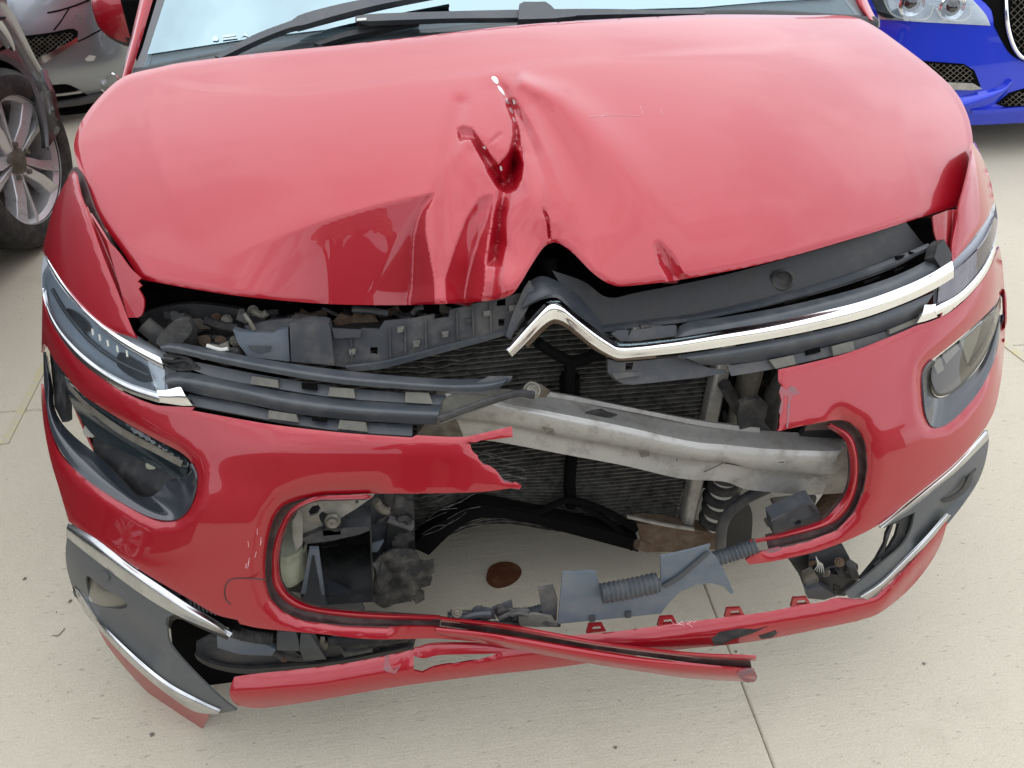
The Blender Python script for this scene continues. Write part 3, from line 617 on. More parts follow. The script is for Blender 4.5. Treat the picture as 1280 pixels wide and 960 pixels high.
patch('lamp_reflector','chrome',[P_(176,455),P_(180,456),P_(198,486),P_(194,486)],B,.02,.004,(),6,hl)
patch('lens','lamp_lens',[P_(60,330),(53,345),(55,372),(66,398),(85,424),(110,448),(140,470),(172,484),P_(206,494),P_(206,462),(176,446),(146,427),(116,402),(90,376),(70,350)],B,.0,.003,(),7,hl,ang=60)
band('chrome_tip','chrome',[[(196,488),(210,487),(222,484),(226,484)],[(198,495),(212,495),(224,494),(232,495)],[(200,503),(214,505),(228,507),(241,507)]],B,[-.002,-.012,-.002],14,5,.004,hl)
hr=patch('headlamp','lamp_grey',[P_(1240,246),(1236,272),(1222,295),(1202,316),(1184,328),P_(1170,345),P_(1172,380),(1190,376),(1212,358),(1232,330),(1245,300),(1247,272)],B,.03,.008,(),7,CAR)
patch('lens','smoked_lens',[P_(1244,254),(1242,276),(1230,302),(1209,325),(1190,340),P_(1174,352),P_(1172,378),(1190,372),(1210,355),(1230,328),(1243,300),(1247,275)],B,.0,.003,(),7,hr,ang=60)
band('chrome_strip','chrome',[[(1244,304),(1232,330),(1215,352),(1195,370),(1168,384)],[(1245,308),(1234,334),(1217,357),(1196,375),(1169,389)],[(1245,314),(1235,339),(1218,362),(1197,381),(1170,394)]],B,[.002,-.004,.003],40,4,.003,hr)
patch('lamp_reflector','chrome',[P_(1182,352),P_(1194,342),P_(1190,362),P_(1176,372)],B,.022,.004,(),6,hr)
patch('lamp_reflector','lamp_dark',[(1196,345),(1222,318),(1236,296),(1238,310),(1220,338),(1200,358)],B,.03,.004,(),6,hr)
band('chrome_tip','chrome',[[(1170,380),(1164,381),(1156,381)],[(1168,388),(1160,390),(1153,392)],[(1172,396),(1158,401),(1146,404)]],B,[-.002,-.012,-.002],14,5,.004,hr)
# ---- front bumper skin ----
bum=bpy.data.objects.new('front_bumper',None);COL.objects.link(bum);bum.parent=CAR;bum.location=(0,-1.9,0);bum['label']='torn red front bumper skin with a missing middle'
OPL=[(470,617),(437,618),(405,619),(378,624),(355,632),(343,648),(336,672),(332,705),(333,728),(339,748),(355,764),(380,775),(430,781),(485,783)]
def jag(a,b,n,amp):
    a=np.array(a,float);b=np.array(b,float);d=b-a;nn=np.array([-d[1],d[0]])/np.linalg.norm(d);return [P_(*(a+d*(k/n)+nn*rng.uniform(-amp,amp)+d*rng.uniform(-.25,.25)/n)) for k in range(1,n)]
skinL=[P_(53,370),(56,386),(66,408),(88,440),(115,464),(150,488),(190,505),P_(215,508),P_(243,509),P_(240,513),(300,524),(350,532),(430,541),P_(515,547),P_(520,544),(560,546),P_(583,546),P_(640,533),P_(641,546),P_(620,549)]+jag((620,549),(584,553),6,1)+[P_(584,553)]+jag((584,553),(601,577),6,1.6)+[P_(601,577)]+jag((601,577),(621,589),5,1.6)+[P_(621,589)]+jag((621,589),(630,602),4,1.2)+[P_(630,602),P_(641,604),P_(644,602),P_(652,607),P_(650,611),P_(640,610),(600,615),P_(520,617)]+OPL+[P_(545,784),(600,790),(640,795),(700,805),P_(760,815),P_(700,823),(640,808),(600,801),P_(545,798),(465,799),(405,793),(330,786),P_(300,780),P_(297,775),(270,768),(235,748),(190,722),(150,696),(115,672),P_(86,652),(75,615),(62,570),(54,525),(51,480),(52,430)]
HOLL=[P_(55,430),(58,432),(68,450),(80,466),(100,490),(120,505),(160,530),(200,552),(225,565),(239,578),(244,595),(242,618),(233,638),(220,648),(200,650),(180,642),(140,620),(100,592),(75,567),(61,537),(56,505),(51,480),(50,450)]
# shoulder in the skin below the opening line gives the crease the photo shows
def skin_off(W):
    u,v=W[:,0],W[:,1]
    d=pdist(W,OPL,False)[0]
    o=.020*np.clip(1-d/26,0,1)**2*((u>300)&(u<600))
    d=pdist(W,HOLL)[0];o=o+.010*np.clip(1-d/15,0,1)**1.6
    o=o-.012*np.exp(-((v-(560+0*u))/38)**2)*np.clip((u-250)/90,0,1)*np.clip((655-u)/60,0,1)
    return o
sk=patch('bumper_skin','red_paint',skinL,B,skin_off,.004,[HOLL],6,bum,None,(4,.002),label='red left half of the bumper skin with a ragged broken end',ang=60)
patch('torn_edge','raw_tear',[P_(584,553),(583,560),(591,568),(603,578),(613,587),(622,590),(630,600),P_(652,607),(649,612),(640,611),(630,606),(622,600),(612,590),(600,581),(588,571),(580,562)],B,.006,.003,(),4,sk,smooth=False)
# rounded lip round the grille mouth
band('mouth_groove','groove',[OPL[1:]+[(548,784)],[(440,621),(406,622),(382,627),(361,637),(350,652),(344,675),(339,705),(340,726),(346,744),(360,758),(384,768),(430,776),(486,779),(550,781)],[(460,625),(416,626),(388,629),(366,645),(356,669),(351,692),(351,714),(355,730),(366,743),(392,756),(440,763),(490,766),(550,770)]],B,[.020,.040,.046],60,4,.003,sk)
band('mouth_lip','red_paint',[[(465,619),(420,620),(395,621),(365,635),(349,660),(341,687),(340,712),(342,732),(356,751),(380,763),(430,771),(480,774),P_(551,776)],[(460,621),(418,622),(393,624),(366,638),(352,661),(344,688),(344,712),(347,731),(360,748),(384,760),(432,767),(482,770),(551,772)],[(462,623),(416,624),(388,627),(366,643),(354,668),(349,692),(349,714),(353,730),(364,745),(392,758),(440,764),(490,767),(550,769)]],B,[.020,.012,.024],70,5,.004,sk)
tube3('tow_cover_seam','groove',hit([(332,725),(315,723),(294,723),(285,727),(281,736),(282,748),(288,755)],B,.0),.0012,6,sk)
for k in range(9):
    x=305+rng.uniform(0,22);y=655+rng.uniform(0,55);scratch([(x,y),(x+rng.uniform(-3,2),y+rng.uniform(4,10))],sk,B,'scratch_pink',.0003)
# thrown-forward strip that hangs loose across the lower mouth
def SO(W):
    return -.004-.055*np.clip((W[:,0]-545)/400,0,1)
def offrows(base,k=14): return base
ST=bpy.data.objects.new('hanging_strip',None)
bpy.data.objects.remove(ST)
def band2(name,m,rows,S,offs,fn,M=60,sub=4,thick=.003,parent=None,label=None):
    R=np.stack([np.c_[resample(r,M),np.full(M,o)] for r,o in zip(rows,offs)]);R[:,:,2]+=np.array([[fn(p) for p in r[:,:2]] for r in R])
    n=len(R);Q=[]
    for i in range(n-1):
        a=R[i-1] if i>0 else 2*R[0]-R[1];b,c=R[i],R[i+1];d=R[i+2] if i<n-2 else 2*R[-1]-R[-2]
        for t in np.linspace(0,1,sub,endpoint=False):Q.append(.5*((2*b)+(c-a)*t+(2*a-5*b+4*c-d)*t*t+(3*b-a-3*c+d)*t**3))
    Q.append(R[-1]);Q=np.array(Q);K=len(Q)
    P=hit(Q.reshape(-1,3)[:,:2],S,Q.reshape(-1,3)[:,2])
    F=[(i*M+j,i*M+j+1,(i+1)*M+j+1,(i+1)*M+j) for i in range(K-1) for j in range(M-1)]
    return solid(name,P,F,m,parent,thick,label,60)
VP=B
stf=lambda p:-.004-.035*max(0,min(1,(p[0]-545)/90))-.03*max(0,min(1,(p[0]-640)/300))
st=band2('broken_strip','red_paint',[[(545,783),(600,789),(660,798),(740,812),(800,821),(860,828),(943,837)],[(545,785),(600,791),(660,801),(740,815),(800,825),(862,833),(944,842)],[(545,791),(600,797),(658,808),(738,823),(800,833),(864,842),(945,849)],[(545,798),(600,803),(655,814),(735,829),(798,839),(862,848),(943,853)]],VP,[.010,.002,.0,.018],stf,60,5,.004,bum,'broken red strip of bumper hanging loose across the front')
band2('strip_groove','groove',[[(551,776),(640,788),(740,805),(860,822),(938,826)],[(551,782),(640,795),(740,811),(860,828),(940,837)]],VP,[.028,.030],stf,50,3,.003,st)
band2('strip_lip','red_paint',[[(551,771),(600,776),(640,781),(700,792),(760,803),(860,815),(945,819)],[(551,774),(600,779),(640,784),(700,796),(760,806),(860,818),(945,822)],[(551,777),(600,782),(640,788),(700,799),(760,809),(860,821),(945,826)]],VP,[.012,.006,.016],stf,50,4,.004,st)
patch('torn_edge','raw_tear',[(921,842),(928,839),(940,838),(946,844),(945,850),(938,853),(930,852)],VP,-.069,.004,(),3,st)
for p in [((664,795),(672,797)),((700,792),(712,795)),((730,799),(737,803))]:scratch([p[0],p[1]],st,VP,'scratch_pink',.0006)
# right half
OPR=[(970,538),(1010,531),(1052,525),(1072,537),(1081,555),(1083,585),(1078,612),(1066,640),(1045,662),(1010,675),(960,687)]
skinR=[P_(973,462),(1010,454),(1060,441),(1110,422),P_(1148,406),(1165,401),(1190,389),(1215,366),(1235,340),P_(1249,308),(1253,330),(1256,370),(1256,420),(1252,470),(1244,510),P_(1233,533),(1212,560),(1185,587),(1135,627),(1095,658),(1035,685),(975,700),P_(937,706),P_(932,700),P_(940,694),(960,687),(1010,675),(1045,662),(1066,640),(1078,612),(1083,585),(1081,555),(1072,537),(1052,525),(1010,531),P_(972,539)]+jag((972,539),(977,500),9,1.8)+jag((977,500),(973,462),8,1.8)
HOLR=[P_(1252,366),(1243,382),(1220,405),(1190,430),(1165,450),(1156,462),(1154,480),(1157,515),(1165,532),(1180,531),(1200,516),(1222,490),(1240,455),(1251,415),(1253,390)]
def skin_offR(W):
    u,v=W[:,0],W[:,1]
    d=pdist(W,OPR[2:],False)[0];o=.018*np.clip(1-d/24,0,1)**2
    d=pdist(W,HOLR)[0];return o+.010*np.clip(1-d/14,0,1)**1.6
skR=patch('bumper_skin','red_paint',skinR,B,skin_offR,.004,[HOLR],6,bum,None,(4,.002),label='red right half of the bumper skin with a chipped broken end',ang=60)
patch('paint_scrape','raw_tear',[P_(976,483),P_(983,487),P_(990,482),P_(997,486),P_(1000,492),P_(992,494),P_(988,500),P_(987,520),P_(985,535),P_(983,535),P_(984,515),P_(985,495),P_(979,494),P_(979,505),P_(976,520),P_(974,515),P_(977,500),P_(974,490)],B,-.0008,.0008,(),4,skR,smooth=False)
band('mouth_groove','groove',[OPR[1:],[(1008,534),(1048,529),(1066,540),(1074,558),(1077,587),(1072,614),(1060,638),(1039,658),(1006,671),(960,682)],[(1006,538),(1046,538),(1059,550),(1060,565),(1061,592),(1056,614),(1043,632),(1024,649),(984,662),(957,669)]],B,[.018,.040,.046],60,4,.003,skR)
band('mouth_lip','red_paint',[[(1040,530),(1062,542),(1071,562),(1073,592),(1068,620),(1053,645),(1030,659),(985,671),(955,677),(940,680)],[(1038,531),(1059,544),(1068,563),(1070,592),(1064,618),(1050,641),(1029,656),(985,668),(955,674),(938,677)],[(1033,533),(1053,547),(1061,565),(1063,592),(1058,615),(1045,634),(1026,651),(984,664),(957,671),(936,675)]],B,[.020,.012,.026],60,5,.004,skR)
patch('torn_edge','raw_tear',[(938,694),(950,690),(975,684),(978,688),(960,693),(940,701)],B,.012,.003,(),4,skR,smooth=False)
# ---- lower lip ----
LIPH=[P_(517,820),(530,823),(548,819),(575,818),P_(622,817),(600,824),(570,829),(545,833),P_(528,841),P_(517,838)]
lip=[P_(293,846),(320,842),(360,838),(420,831),(470,822),P_(516,812),P_(519,809),(545,803),(600,803),(640,806),(690,808),P_(700,795),(740,792),(780,788),(870,776),(950,766),P_(988,759),(1010,755),(1030,752),(1045,747),(1075,748),(1098,741),(1130,712),(1160,680),(1183,652),P_(1184,654),(1176,680),(1160,708),(1135,738),(1100,766),P_(1070,777),(1040,783),(960,799),(900,807),(850,812),(780,822),(700,834),(600,845),(500,858),(400,875),(330,885),P_(300,883),(290,876),(287,862)]
def lip_off(W):
    u,v=W[:,0],W[:,1]
    mid=np.interp(u,[290,400,500,640,780,900,1040,1100,1180],[866,856,838,822,806,790,768,752,655])
    return .022*np.clip((mid-v)/26,0,1.2)**1.2+.014*np.clip((v-mid)/18,0,1.3)**2
lp=patch('lower_lip','red_paint',lip,B,lip_off,.004,[LIPH],5,bum,None,(3,.002),label='red lower bumper lip with a tear and a black scrape',ang=50)
patch('rub_scrape','rubber',[P_(889,799),(900,790),(925,786),(945,787),P_(960,783),P_(940,792),(915,800),P_(902,806),P_(893,806)],B,lambda W:lip_off(W)-.001,.0008,(),4,lp,smooth=False)
patch('rub_scrape','rubber',[P_(948,795),(970,788),(972,792),(965,797),P_(952,799)],B,lambda W:lip_off(W)-.001,.0008,(),4,lp,smooth=False)
patch('torn_edge','raw_tear',[(479,836),(482,820),(486,818),(487,830),(492,838),(500,834),(494,842),(484,840)],B,lambda W:lip_off(W)-.001,.0008,(),4,lp,smooth=False)
for p in [(745,782),(834,773),(918,762),(1001,749)]:
    x,y=p;patch('clip_loop','red_paint_dusty',[P_(x-12,y+10),P_(x-9,y-1),P_(x+8,y-2),P_(x+13,y+7)],B,.016,.006,[[P_(x-6,y+7),P_(x-4,y+2),P_(x+5,y+1),P_(x+8,y+6)]],3,lp,smooth=False)
for k in range(10):
    x=838+rng.uniform(0,30);scratch([(x,778+rng.uniform(-3,3)),(x+rng.uniform(3,8),780+rng.uniform(-4,4))],lp,B,'scratch_pink',.0004)
patch('lip_tip','red_paint',[P_(121,783),(140,806),(180,843),(225,872),P_(263,891),P_(258,902),P_(251,914),(235,904),(200,880),(165,845),(135,808)],Plane((-.70,.02,.18),(-.62,-.78,.05)),.0,.003,(),5,bum,None,(3,.002),label='red torn left tip of the lower lip pointing down',ang=50)
tube3('bent_tab','rubber',hit([(250,913),(254,919),(260,925)],Plane((-.70,.02,.18),(-.62,-.78,.05)),0),.0022,6,bum)
# ---- lamp recesses ----
rl=band('lamp_recess','satin_black',[[(54,440),(55,480),(58,510),(66,545),(86,578),(112,602),(145,624),(180,643),(204,650),(222,648),(236,634),(243,612),(244,594),(238,580)],[(57,442),(61,482),(62,508),(72,538),(92,566),(118,590),(150,612),(182,632),(205,640),(220,636),(230,622),(237,606),(239,592),(236,580)],[(60,446),(66,484),(68,508),(77,528),(96,548),(126,572),(152,597),(172,617),(187,621),(199,614),(207,603),(220,597),(228,588),(232,574)]],B,[.004,.022,.065],60,6,.003,bum,ang=70)
fl=patch('main_lamp','lamp_dark',[P_(80,470),(100,491),(120,506),(160,531),(200,553),(225,566),P_(236,578),P_(232,600),(222,600),(190,582),(150,562),(118,545),(100,522),(88,500)],B,lambda W:.055-.03*np.exp(-((W[:,1]-(468+.62*(W[:,0]-75)+14))/14)**2),.02,(),5,bum)
band('lamp_rim','dirty_steel',[[(84,480),(108,505),(150,535),(200,562),(228,577)],[(86,487),(110,512),(150,543),(200,570),(226,584)]],B,[.018,.022],30,3,.003,fl)
patch('lamp_bracket','primer_grey',[P_(106,532),P_(116,534),P_(120,541),P_(116,547),P_(107,546),P_(103,540)],B,.07,.01,(),4,fl,smooth=False)
patch('lamp_shelf','black_plastic',[P_(116,540),(140,550),(170,566),(200,582),P_(228,598),P_(215,608),(200,617),(188,624),(170,618),(150,600),(125,575),P_(117,566)],B,.085,.01,(),6,bum)
patch('lamp_shelf','black_plastic',[P_(62,440),(74,462),P_(84,480),P_(82,490),P_(83,525),P_(78,528),P_(68,508),P_(66,484)],B,.07,.01,(),6,bum)
patch('clip','green_dust',[(182,580),(188,577),(196,580),(194,586),(184,586)],B,.075,.006,(),3,bum)
rr=band('lamp_recess','satin_black',[[(1253,392),(1251,415),(1241,455),(1223,490),(1200,517),(1180,532),(1165,533),(1157,516),(1154,482),(1156,463),(1166,450)],[(1250,396),(1247,418),(1235,455),(1216,486),(1196,508),(1180,520),(1168,520),(1161,505),(1159,482),(1160,466),(1169,453)],[(1247,402),(1240,425),(1226,455),(1206,478),(1188,492),(1176,497),(1168,494),(1164,486),(1163,478),(1165,468),(1172,457)]],B,[.004,.018,.045],60,6,.003,bum,ang=70)
fr=patch('main_lamp','lamp_beige',[P_(1252,368),(1243,384),(1220,407),(1190,432),(1168,450),(1162,464),(1163,482),(1170,495),(1188,492),(1208,476),(1228,450),(1242,420),(1250,392)],B,.028,.02,(),5,bum,None,(8,.012))
for q in ([P_(1166,452),P_(1176,446),P_(1180,462),P_(1172,468)],[P_(1178,444),P_(1196,430),P_(1200,436),P_(1183,455)],[P_(1200,425),P_(1228,400),P_(1222,425),P_(1210,455)]):patch('lamp_facet','lamp_grey',q,B,.024,.002,(),6,fr,smooth=False)
patch('lens','tinted_lens',[P_(1251,372),(1243,388),(1220,411),(1190,436),(1169,453),(1164,466),(1166,482),(1174,492),(1190,488),(1208,472),(1228,446),(1242,417),(1250,390)],B,.010,.002,(),6,fr)
band('lamp_divider','gloss_black',[[(1212,456),(1232,425),(1244,395)],[(1214,459),(1235,428),(1247,397)]],B,[.02,.02],14,2,.003,fr)
# ---- grey lower trims with fog lamps ----
bz=patch('fog_trim','bezel_plastic',[P_(84,668),(82,690),(84,712),(92,738),(105,763),(125,788),(150,815),(180,843),(215,868),P_(245,886),(268,892),P_(296,888),(280,876),(252,850),(228,825),(214,808),P_(210,798),(209,782),P_(212,770),(225,768),(250,779),P_(286,794),P_(291,795),(275,781),(237,758),(200,734),(160,706),(120,674),P_(90,654)],B,lambda W:.006+.018*np.exp(-(pdist(W,[(112,748),(150,775),(190,815)],False)[0]/15)**2),.004,[[(107,723),(110,720),(130,735),(152,748),(160,757),(155,761),(143,761),(125,757),(113,747)]],6,bum,label='grey plastic trim with a round fog lamp and bright chrome edges')
band('chrome_strip','dull_chrome',[[(85,654),(120,673),(160,705),(200,732),(237,757),(275,780),(289,793)],[(83,661),(110,680),(150,708),(190,737),(228,762),(268,783),(289,794)],[(82,670),(100,685),(140,716),(180,745),(215,766),(255,784),(288,796)]],B,[.002,-.010,.004],60,6,.004,bz)
band('chrome_strip','dull_chrome',[[(97,737),(112,760),(127,779),(170,821),(210,853),(250,875),(276,887)],[(94,735),(107,760),(124,782),(166,824),(206,858),(246,882),(272,892)],[(90,730),(103,760),(120,783),(160,826),(200,861),(240,888),(266,893)]],B,[.002,-.008,.006],60,5,.004,bz)
patch('fog_lamp','lamp_beige',[(105,720),(110,717),(132,732),(154,746),(163,757),(157,764),(142,764),(123,760),(110,749)],B,lambda W:.03-.018*np.exp(-((W[:,0]-132)/22)**2-((W[:,1]-742)/14)**2),.006,(),4,bz)
patch('parking_sensor','bezel_plastic',[(127,714),(133,717),(136,723),(133,727),(126,724),(124,718)],B,-.0005,.004,(),3,bz)
band('air_slot_wall','black_plastic',[[(209,782),(212,770),(225,768),(250,779),(287,795)],[(213,786),(217,776),(226,774),(250,785),(284,800)]],B,[.006,.05],24,3,.003,bz)
bzr=patch('fog_trim','bezel_plastic',[P_(1234,538),(1236,552),(1231,580),(1222,603),(1208,625),(1192,646),(1170,672),(1140,702),(1110,730),P_(1094,747),P_(1062,748),P_(1057,741),(1075,727),(1100,706),(1125,685),(1138,665),P_(1144,640),P_(1120,652),P_(1100,660),(1130,636),(1160,612),(1190,588),(1215,563)],B,lambda W:.006+.022*np.exp(-(pdist(W,[(1205,605),(1180,640),(1150,675)],False)[0]/9)**2),.004,(),6,bum,label='grey plastic trim on the far right corner, weathered pale')
band('chrome_strip','dull_chrome',[[(1100,657),(1130,633),(1160,609),(1190,584),(1215,558),(1232,538)],[(1101,659),(1131,636),(1162,612),(1192,587),(1217,561),(1235,542)],[(1106,660),(1136,638),(1166,614),(1196,589),(1219,566),(1235,550)]],B,[.002,-.006,.004],50,5,.004,bzr)
band('chrome_strip','dull_chrome',[[(1074,744),(1100,727),(1125,703),(1155,673),(1183,641)],[(1077,747),(1103,730),(1129,705),(1159,675),(1186,643)],[(1085,750),(1106,734),(1132,708),(1162,678),(1189,644)]],B,[.002,-.006,.004],50,5,.004,bzr)
patch('fog_lamp','lamp_beige',[(1180,622),(1190,617),(1200,609),(1206,598),(1210,602),(1204,615),(1194,624),(1184,627)],B,.012,.006,(),4,bzr)
band('fog_rim','black_plastic',[[(1178,626),(1192,620),(1204,610),(1212,594),(1220,585)],[(1180,629),(1194,624),(1208,613),(1216,598),(1222,592)]],B,[.004,.01],20,3,.003,bzr)
patch('trim_frame','black_plastic',[P_(1143,642),(1138,664),(1128,680),P_(1100,706),P_(1075,724),P_(1095,700),P_(1106,680),P_(1108,668),P_(1114,655)],B,.02,.006,[[P_(1117,655),P_(1124,654),(1120,670),(1112,684),P_(1105,692),(1110,675)]],4,bzr,smooth=False)
for q in ([P_(1077,722),P_(1090,715),P_(1090,721),P_(1079,728)],[P_(1092,705),P_(1101,698),P_(1103,704),P_(1095,710)]):patch('clip_tab','black_plastic',q,B,.012,.005,(),4,bzr,smooth=False)
# ---- grille: slats, chrome bar and folded chevron ----
gr=bpy.data.objects.new('upper_grille',None);COL.objects.link(gr);gr.parent=CAR;gr.location=(0,-1.9,0)
GO=.0
band('chrome_bar','chrome',[[(636,433),(650,413),(668,393),(683,378),(693,375),(704,379),(722,394),(745,411),(760,422),(774,428),(800,427),(850,421),(900,413),(960,403),(1020,391),(1080,376),(1130,358),(1162,343),(1190,326)],[(635,438),(652,420),(670,400),(685,386),(694,384),(705,388),(722,402),(745,420),(762,431),(774,437),(800,436),(850,430),(900,422),(960,413),(1020,401),(1080,386),(1130,368),(1164,352),(1192,336)],[(640,446),(656,430),(674,411),(687,401),(696,399),(708,404),(724,417),(744,433),(763,444),(775,448),(800,446),(850,441),(900,434),(960,424),(1020,412),(1080,397),(1130,379),(1167,362),(1192,347)]],B,[-.004,-.020,-.008],110,7,.006,gr,'chrome bar rising into one bent chevron peak',70)
band('chevron_flange','rust',[[(656,431),(674,412),(688,402),(697,401),(709,406),(724,419),(744,435),(763,446),(776,450),(820,447)],[(660,434),(677,416),(689,406),(697,405),(708,410),(723,422),(742,437),(762,447),(776,451),(820,448)]],B,[-.006,.006],60,3,.003,gr)
band('slat','slat_plastic',[[(848,444),(900,436),(960,426),(1020,414),(1080,399),(1130,381),(1168,365)],[(862,449),(905,445),(960,436),(1020,424),(1080,410),(1130,392),(1160,378)],[(876,456),(905,456),(960,449),(1020,436),(1080,421),(1120,408),(1150,394)]],B,[.004,.0,.020],60,6,.006,gr)
band('tab_rail','dusty_plastic',[[(909,457),(960,450),(1020,437),(1080,422),(1120,409),(1150,395)],[(914,470),(962,462),(1022,449),(1082,434),(1122,420),(1150,403)]],B,[.022,.018],40,2,.004,gr)
for q in ([P_(962,450),P_(992,444),P_(995,455),P_(970,461)],[P_(1040,433),P_(1066,426),P_(1069,438),P_(1042,445)],[P_(1112,412),P_(1146,398),P_(1146,404),P_(1112,418)]):patch('mounting_tab','tab_plastic',q,B,.012,.006,(),5,gr,smooth=False)
patch('slot','void',[P_(1008,438),P_(1025,434),P_(1026,440),P_(1009,444)],B,.016,.004,(),4,gr,smooth=False)
patch('bracket_plate','dusty_plastic',[P_(760,449),(772,453),(800,451),(850,446),P_(866,452),P_(886,460),(905,462),P_(910,466),(880,471),(830,477),(790,481),P_(780,480),(766,472),P_(760,465)],B,.03,.01,[[P_(782,454),P_(792,453),P_(790,462),P_(782,463)]],7,gr,smooth=False)
patch('bracket_ledge','dusty_plastic',[P_(764,466),P_(800,465),P_(802,469),P_(770,474)],B,.022,.005,(),5,gr,smooth=False)
ru=patch('grille_backing','black_plastic',[P_(690,338),(730,352),(760,372),(800,365),(900,345),(1000,318),(1080,294),P_(1128,272),P_(1150,300),P_(1162,312),(1110,338),(1040,362),(960,383),(900,395),(850,404),P_(800,408),P_(750,408),P_(735,395),(712,372)],B,lambda W:.055+.02*np.clip((W[:,1]-300)/100,0,1)*0,.006,(),8,gr)
band('backing_ledge','slat_plastic',[[(744,408),(800,401),(870,392),(960,372),(1040,350),(1110,325),(1160,304)],[(746,412),(800,405),(872,396),(962,377),(1042,354),(1112,330),(1163,308)]],B,[.05,.035],40,3,.006,ru)
band('top_slat','slat_plastic',[[(842,420),(856,404),(900,397),(960,387),(1020,374),(1080,358),(1130,340),(1180,314)],[(844,422),(862,412),(905,405),(960,395),(1020,382),(1080,367),(1130,349),(1183,322)],[(846,422),(870,418),(910,411),(960,403),(1020,391),(1080,376),(1130,358),(1186,330)]],B,[.030,.010,.006],60,4,.005,gr)
for a,b in (((980,378),(1010,370)),((1080,352),(1100,345)),((1118,337),(1130,333)),((905,398),(925,394))):band('slot','void',[[a,b],[(a[0]+1,a[1]+3),(b[0],b[1]+2)]],B,[.032,.032],4,2,.004,gr)
for q in ([P_(1120,320),P_(1132,318),P_(1126,325),P_(1122,327)],[P_(1137,314),P_(1145,316),P_(1140,320)]):patch('slot','void',q,B,.036,.004,(),4,gr,smooth=False)
c=hit([(978,349)],B,.05)[0];nn=(CAM-c);revolve('bung_ring','rubber',[(.018,0),(.019,.004),(.016,.006),(.013,.003),(.012,-.002),(.001,-.002)],c,(nn[0],nn[1]-.4,nn[2]*.6),28,gr)
patch('end_clip','black_plastic',[P_(1172,306),P_(1180,299),P_(1186,310),P_(1190,318),P_(1188,328),P_(1176,334),P_(1168,322)],B,-.004,.02,(),5,gr,smooth=False)
patch('small_bracket','dusty_plastic',[P_(764,417),P_(772,413),P_(784,412),P_(786,420),P_(790,412),P_(808,411),P_(818,408),P_(845,406),P_(846,420),P_(800,426),P_(776,427)],B,.02,.01,(),5,gr,smooth=False)
# chevron carrier behind the chrome
band('chevron_carrier','slat_plastic',[[(661,352),(676,345),(694,350),(716,364),(738,386),(764,420)],[(660,366),(678,360),(696,364),(712,378),(732,396),(756,418)],[(652,385),(676,372),(695,368),(708,376),(724,392),(748,414)]],B,[.05,.03,.02],40,4,.005,gr)
tube3('carrier_post','void',hit([(686,325),(690,345),(694,356)],B,.08),.012,12,gr)
band('centre_arm','dusty_plastic',[[(662,350),(654,362),(648,376),(640,395),(632,420)],[(668,362),(662,380),(656,392),(648,404),(638,424)]],B,[.03,.03],16,2,.01,gr)
for a in ([(672,428),(690,440),(712,452)],[(760,437),(738,446),(712,455)],[(712,450),(712,480),(708,520)]):
    tube3('carrier_strut','void',hit(a,YP(.20)),.010,8,gr)
# left slats
band('slat','slat_plastic',[[(198,431),(214,427),(260,435),(330,449),(420,462),(500,470),(570,474),(620,472),(640,470)],[(200,434),(216,433),(262,443),(332,457),(420,471),(500,478),(565,482),(610,480),(634,474)],[(204,439),(220,441),(264,451),(332,465),(420,479),(500,486),(560,489),(600,490),(626,484)]],B,[.030,.004,.006],70,6,.006,gr)
band('tab_rail','slat_plastic',[[(243,452),(330,469),(420,483),(500,491),(558,494)],[(238,461),(270,472),(330,483),(420,497),(500,503),(549,506)]],B,[.026,.020],44,2,.005,gr)
for q in ([P_(315,470),P_(347,475),P_(348,485),P_(313,480)],[P_(412,484),P_(442,486),P_(444,498),P_(410,495)],[P_(507,490),P_(536,491),P_(541,505),P_(506,503)]):patch('mounting_tab','tab_plastic',q,B,.014,.008,(),5,gr,smooth=False)
patch('slot','void',[P_(377,478),P_(396,480),P_(396,488),P_(377,486)],B,.014,.005,(),4,gr,smooth=False)
band('slat','slat_plastic',[[(203,472),(214,466),(240,466),(300,478),(360,490),(430,499),(500,504),(552,506)],[(206,478),(218,475),(242,478),(300,489),(360,502),(430,511),(500,516),(548,518)],[(214,485),(232,489),(262,496),(310,505),(370,517),(430,524),(500,529),(546,531)]],B,[.020,-.002,.010],70,6,.006,gr)
band('tab_rail','slat_plastic',[[(235,492),(300,504),(360,517),(430,526),(516,531)],[(236,506),(300,518),(360,529),(430,539),(515,545)]],B,[.022,.012],44,2,.005,gr)
for q in ([P_(336,513),P_(370,518),P_(373,528),P_(335,523)],[P_(425,525),P_(457,528),P_(460,540),P_(422,536)]):patch('mounting_tab','tab_plastic',q,B,.008,.008,(),5,gr,smooth=False)
patch('slot','void',[P_(390,521),P_(408,523),P_(408,528),P_(390,526)],B,.008,.005,(),4,gr,smooth=False)
for nm,pts,dx,m in (('broken_slat',[(545,522),(552,500),(566,492),(610,493),(640,488),(650,492),(600,512),(552,530)],.03,'tab_plastic'),):
    patch(nm,m,[P_(*p) for p in pts],B,dx,.004,(),6,gr,smooth=False)
tube3('broken_rod','rubber',hit([(548,524),(600,505),(645,492),(668,494)],B,.0),.006,8,gr)
patch('broken_slat','dusty_plastic',[P_(592,480),P_(612,470),P_(641,470),P_(636,478),P_(606,488)],B,.012,.004,(),5,gr,smooth=False)
